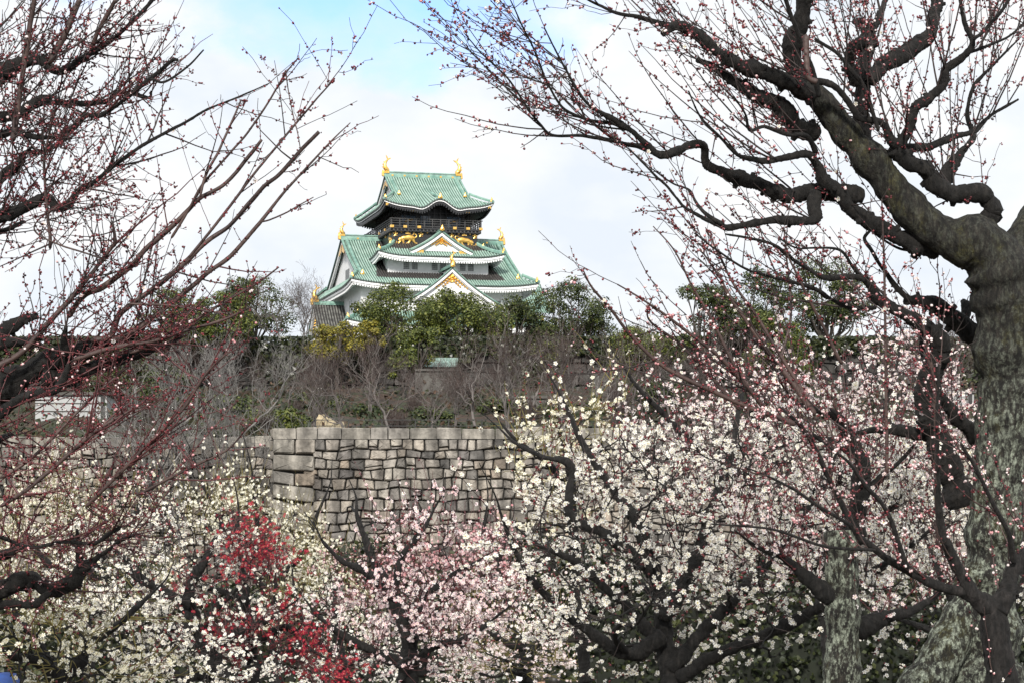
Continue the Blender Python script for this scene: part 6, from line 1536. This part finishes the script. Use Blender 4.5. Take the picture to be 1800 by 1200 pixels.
LS = mk([
    ([(190, 600, 11), (235, 583, 11), (293, 540, 11), (330, 512, 10), (367, 480, 10), (403, 455, 9), (430, 425, 8.5), (458, 390, 8), (490, 350, 6), (513, 323, 5.5), (550, 282, 4.5), (580, 250, 3.5), (616, 216, 2)], -.3, -.5),
    ([(-10, 645, 13), (37, 616, 12), (65, 588, 11.5), (92, 558, 11), (147, 495, 10.5), (194, 437, 9), (202, 425, 8), (198, 392, 5)], -.3, -.4), ([(120, 560, 12), (150, 520, 12), (183, 506, 12), (235, 466, 11), (257, 440, 10), (301, 402, 10), (330, 372, 9.5), (352, 349, 9), (396, 323, 8), (440, 272, 8), (460, 246, 6)], -.3, -.5),
    ([(160, 600, 14), (195, 590, 14), (209, 556, 12), (240, 530, 11.5), (293, 492, 11), (330, 459, 10.5), (367, 424, 10), (403, 398, 10), (440, 356, 9), (466, 327, 9), (490, 308, 9), (513, 283, 8.5), (535, 258, 8.5), (561, 232, 8)], -.3, -.4),
    ([(300, 420, 7), (330, 372, 6), (352, 330, 6), (378, 297, 5.5), (433, 236, 5), (473, 177, 4.5), (502, 128, 4), (526, 101, 2)], -.4, -.6), ([(330, 455, 6), (390, 380, 6), (458, 290, 5), (517, 220, 4.5), (560, 170, 3.5), (587, 141, 2)], -.4, -.6), ([(352, 348, 5), (362, 310, 6), (385, 265, 5.5), (405, 220, 5), (423, 178, 4)], -.5, -.5),
    ([(502, 128, 3), (506, 160, 2.6), (515, 205, 2.6), (528, 262, 2.4)], -.5, -.6), ([(458, 390, 4), (480, 385, 3.5), (520, 365, 3), (551, 347, 2)], -.5, -.6), ([(130, 632, 11), (200, 610, 10), (270, 600, 8.5), (330, 580, 7), (400, 560, 6), (440, 540, 4)], -.5, -.7), ([(230, 620, 7), (300, 590, 6), (380, 540, 5.5), (450, 500, 4.5), (490, 470, 3)], -.4, -.6),
    ([(225, 533, 6), (290, 536, 5.5), (340, 543, 5), (410, 553, 4)], -.5, -.6), ([(190, 460, 4), (60, 400, 3.5), (200, 310, 3)], -.4, -.5), ([(150, 890, 9), (190, 850, 8), (250, 790, 7.5), (320, 720, 7), (360, 660, 6), (400, 620, 4)], -.5, -.7), ([(0, 890, 9), (60, 850, 9), (130, 790, 8.5), (180, 750, 7), (230, 720, 5.5), (270, 690, 3)], -.6, -.7),
    ([(300, 605, 6), (330, 640, 5), (350, 690, 4.5), (370, 760, 4), (400, 830, 2.5)], -.5, -.6), ([(240, 870, 7), (300, 840, 6.5), (350, 815, 5.5), (400, 790, 4), (440, 745, 2.5)], -.5, -.6), ([(0, 840, 8), (60, 800, 7), (160, 700, 6), (230, 640, 4)], -.4, -.4), ([(20, 250, 14), (35, 150, 13), (50, 60, 12), (62, -10, 11)], -.3, -.4), ([(84, 110, 16), (115, 60, 13), (140, 0, 11)], -.2, -.2), ([(160, 90, 12), (180, 45, 10), (203, 0, 8)], -.1, -.2), ([(90, 440, 8), (78, 300, 6), (95, 200, 5)], -.3, -.4)])
LB = [(P, r_ * .88) for P, r_ in LB]
nl = Nodes(); mb = MB(); put_limbs(mb, nl, LB, 11, .14)
P, Rr, T = nl.get(); pk = rng.choice(np.where(Rr > .02)[0], 80)
n_ = unit(np.cross(T[pk], unit(rng.normal(size=(80, 3))))); e_ = P[pk] + n_ * (Rr[pk] * 1.5)[:, None]
tubes(mb, np.stack([P[pk], P[pk] + n_ * (Rr[pk] * .8)[:, None], e_], 1), np.stack([Rr[pk] * .6, Rr[pk] * .5, Rr[pk] * .3], 1), 7, 0, True, True, .15)
mb.build('trunk', M_bark, left)
Pn, Rn, Tn = nl.get(); LS2 = []
for P, r_ in LS:                       # every long shoot starts on the limb it grew from
    j = np.linalg.norm(Pn - P[0], axis=1).argmin()
    if .02 < np.linalg.norm(Pn[j] - P[0]) < .45:
        q = spline([Pn[j], Pn[j] * .5 + P[0] * .5 + (P[0] - P[1]) * 1.0, P[0]], 6)[:-1]; P = np.vstack([q, P]); r_ = np.concatenate([np.full(5, r_[0]), r_])
    LS2.append((P, r_))
LS = LS2
LS = [(P, r_ * .85) for P, r_ in LS]
n2 = Nodes(); mb = MB(); put_limbs(mb, n2, LS, 7, .03); mb.build('long_shoots', M_shoot, left)
for P, r_ in LB: n2.add(P, r_)
zmid = W(0, 620, YL)[2] - o_l[2]
def wl(P):
    px = HX + FPX * (P[:, 0] + o_l[0]) / YL; py = HY - FPX * (P[:, 2] + o_l[2] - EYE) / YL
    return np.where(px < -60, .05, 1.0) * np.where((px > 230) & (py < 540), .30, 1.0) * np.where(px > 330, .3, 1.0) * np.where(py < 430, 1.5, 1.0)
def fieldL(p): return unit(np.stack([np.full(len(p), .55), rng.normal(size=len(p)) * .3, np.where(p[:, 2] < zmid, .25, .75)], -1) + rng.normal(size=(len(p), 3)) * .35)
B1, R1 = shoots_from(n2, 420, fieldL, (.12, .5), 9, .0036, .0011, .016, .12, wfun=wl)
B2, R2 = sidetwigs(B1, R1, 760, (.04, .18), 6, .0018)
B3, R3 = shoots_from(n2, 1050, lambda p: unit(rng.normal(size=p.shape) * 1.3 + np.array([.1, 0, .1])), (.05, .42), 6, .0026, .001, .03, .1, wfun=wl)
mb = MB(); mr = MB(); bd = MB(); bp = MB(); fl_ = MB()
for Bq, Rq, sd_ in ((B1, R1, 5), (B2, R2, 4), (B3, R3, 4)):
    k = (Bq[:, 0, 2] < zmid) | (rng.random(len(Bq)) < .2); tubes(mr, Bq[k], Rq[k], sd_); tubes(mb, Bq[~k], Rq[~k], sd_)
mr.build('red_twigs', M_shoot_red, left)
for Bq, Rq, dn in ((B1, R1, 26), (B2, R2, 34), (B3, R3, 28)):
    pos, tg, rr = along(Bq, Rq, dn, .1); tip, d = knuckles(mb, pos, tg, rr, rng.uniform(.003, .011, len(pos)))
    low = rng.random(len(pos)) < np.where(tip[:, 2] < zmid, .10, .03)
    buds(bd, tip[~low], d[~low], np.zeros((~low).sum()), .0044, (1, 2)); buds(bp, tip[low], d[low], np.zeros(low.sum()), .0055, (1, 2))
    f = rng.random(len(pos)) < .006; flowers(fl_, tip[f], d[f], np.zeros(f.sum()), .011, False, (1, 1))
for lg in LS:
    pos, tg, rr = along(lg[0][None], lg[1][None], 30, .35); buds(bd, pos, tg, rr, .0046, (1, 2))
mb.build('twigs', M_shoot_dark, left); bd.build('buds', M_budred, left); bp.build('opening_buds', M_budpink, left); fl_.build('blossom', [M_pwp, M_centre, M_calyx], left)
# ------------------------------------------------------------------ hedge added to darken the gaps and hide the bright wall, grass, visitors
hg = MB(); n = 52000
X = rng.uniform(-16, 16, n); zt = np.clip(2.3 + .35 * np.sin(X * 1.3) + .3 * np.sin(X * .47 + 2) + .15 * np.sin(X * 3.9), 1.5, 3.1); z = -1.0 + rng.random(n) ** .8 * (zt + 1.0 - .3 * rng.random(n)); Yh = 54 + rng.normal(size=n) * .5
inst(hg, np.array([[-.5, -.3, 0], [.1, -.5, .08], [.55, .1, -.05], [0, .5, .06], [-.45, .3, 0]]), [([[0, 1, 2, 3, 4]], 0)], np.stack([X, Yh, z], -1), frames(unit(rng.normal(size=(n, 3)) + np.array([0, -.8, .4]))), rng.uniform(.06, .13, n))
hr = empty('hedge', (0, 54, -1.0)); tag(hr, 'long dark hedge added to darken the gaps between the plum trees below the stone wall', 'hedge')
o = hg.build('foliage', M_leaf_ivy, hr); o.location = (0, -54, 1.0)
c = MB(); c.box((0, 0, 1.1), (32, .7, 2.3)); c.build('added_hedge_core', mat('hedge shade', (.006, .008, .004), (.012, .016, .008), 4, .9), hr)

gr = MB(); n = 9000; Yg = rng.uniform(14, 50, n); Xg = rng.uniform(-.21, .21, n) * Yg; zg = zground(Yg)
inst(gr, np.array([[-.06, 0, 0], [.06, 0, 0], [.01, .03, 1.0]]), [([[0, 1, 2]], 0)], np.stack([Xg, Yg, zg - .02], -1), frames(unit(np.stack([rng.normal(size=n) * .35, rng.normal(size=n) * .35, np.ones(n)], -1))), rng.uniform(.06, .22, n))
tag(gr.build('grass', mat('winter grass', (.07, .075, .02), (.16, .15, .05), 3, .8, island=.6)), 'short winter grass under the plum trees', 'grass', kind='stuff')

def person(x, ytop, Y, label, jacket, hat, hair, h=1.68, turn=0.0):
    """standing visitor seen among the blossom: one continuous body, with clothing, hair and hat as children"""
    zt = W(x, ytop, Y)[2]; X = W(x, ytop, Y)[0]
    root = empty('person', (X, Y, zt - h), turn); tag(root, label, 'person', 'visitors among the plum trees')
    J = {'pel': (0, 0, .93, .13), 'wai': (0, 0, 1.08, .125), 'che': (0, .0, 1.28, .15), 'nec': (0, .01, 1.43, .062), 'jaw': (0, -.02, 1.50, .075), 'hea': (0, 0, 1.60, .088),
         'sl': (-.18, 0, 1.37, .062), 'el': (-.24, -.02, 1.10, .045), 'wl': (-.20, -.16, .93, .034), 'hl': (-.18, -.24, .92, .028), 'sr': (.18, 0, 1.37, .062), 'er': (.24, -.02, 1.10, .045), 'wr': (.22, -.14, .92, .034), 'hr': (.20, -.22, .90, .028),
         'tl': (-.10, 0, .86, .095), 'kl': (-.11, -.02, .48, .062), 'al': (-.11, .02, .09, .042), 'fl': (-.12, -.14, .035, .04), 'tr': (.10, 0, .86, .095), 'kr': (.11, -.02, .48, .062), 'ar': (.11, .02, .09, .042), 'fr': (.12, -.14, .035, .04)}
    E_ = [('pel', 'wai'), ('wai', 'che'), ('che', 'nec'), ('nec', 'jaw'), ('jaw', 'hea'), ('che', 'sl'), ('sl', 'el'), ('el', 'wl'), ('wl', 'hl'), ('che', 'sr'), ('sr', 'er'), ('er', 'wr'), ('wr', 'hr'), ('pel', 'tl'), ('tl', 'kl'), ('kl', 'al'), ('al', 'fl'), ('pel', 'tr'), ('tr', 'kr'), ('kr', 'ar'), ('ar', 'fr')]
    def skin(name, keys, edges, infl, mm):
        ks = list(keys); me = bpy.data.meshes.new(name); me.from_pydata([J[k][:3] for k in ks], [(ks.index(a), ks.index(b)) for a, b in edges], [])
        o = bpy.data.objects.new(name, me); COL.objects.link(o); o.parent = root
        o.modifiers.new('skin', 'SKIN'); o.modifiers.new('sub', 'SUBSURF').levels = 2; o.modifiers['sub'].render_levels = 2
        for i, k in enumerate(ks):
            r_ = J[k][3] * infl; sv = me.skin_vertices[0].data[i]; sv.radius = (r_, r_ * (.72 if k in ('che', 'wai', 'pel') else 1))
        me.skin_vertices[0].data[0].use_root = True; me.materials.append(mm); return o
    skin('body', J, E_, 1.0, M_skin)
    tk = ['pel', 'wai', 'che', 'sl', 'el', 'wl', 'sr', 'er', 'wr']
    skin('jacket', tk, [e for e in E_ if e[0] in tk and e[1] in tk], 1.22, jacket)
    lk = ['pel', 'tl', 'kl', 'al', 'tr', 'kr', 'ar']; skin('trousers', lk, [e for e in E_ if e[0] in lk and e[1] in lk], 1.14, M_trouser)
    mb = MB(); nn = 14
    V = []; 
    for j in range(8):
        e = j / 7 * 1.9
        for i in range(nn):
            a = 2 * math.pi * i / nn; V.append([.098 * math.sin(e) * math.cos(a), .108 * math.sin(e) * math.sin(a) + .012, 1.60 + .10 * math.cos(e)])
    mb.add(V, [[j * nn + i, j * nn + (i + 1) % nn, (j + 1) * nn + (i + 1) % nn, (j + 1) * nn + i] for j in range(7) for i in range(nn)], 0, True); mb.build('hair', hair, root)
    if hat:
        mb = MB(); V = []
        for r_, z in ((.17, 1.625), (.165, 1.635), (.115, 1.64), (.112, 1.70), (.08, 1.735), (.01, 1.745)):
            for i in range(nn): V.append([r_ * math.cos(2 * math.pi * i / nn), r_ * 1.05 * math.sin(2 * math.pi * i / nn), z])
        mb.add(V, [[j * nn + i, j * nn + (i + 1) % nn, (j + 1) * nn + (i + 1) % nn, (j + 1) * nn + i] for j in range(5) for i in range(nn)], 0, True); mb.build('hat', hat, root)
M_skin = mat('skin', (.50, .32, .24), (.56, .37, .28), 8, .55); M_trouser = mat('dark trousers', (.02, .02, .026), (.035, .035, .04), 10, .9)
M_jg = mat('dark grey jacket', (.045, .047, .048), (.075, .078, .08), 12, .85); M_jb = mat('blue jacket', (.008, .025, .11), (.015, .05, .20), 12, .8); M_hw = mat('white hat', (.66, .66, .68), (.76, .76, .78), 12, .8); M_hr = mat('red scarf cloth', (.42, .02, .03), (.5, .03, .04), 12, .8); M_hair = mat('black hair', (.012, .010, .009), (.02, .017, .015), 20, .5)
person(921, 1181, 38, 'visitor in a dark jacket and white hat at the bottom edge among white blossom', M_jg, M_hw, M_hair, 1.745, .6)
person(949, 1178, 37, 'visitor in a grey jacket with bare dark hair at the bottom edge', M_jg, None, M_hair, 1.70, 2.6)
person(974, 1184, 39, 'visitor in a red jacket at the bottom edge beside the grey jacketed one', M_hr, None, M_hair, 1.70, -.5)
person(10, 1168, 20, 'visitor in a blue jacket half hidden by blossom in the lower left corner', M_jb, M_jb, M_hair, 1.80, 3.0)
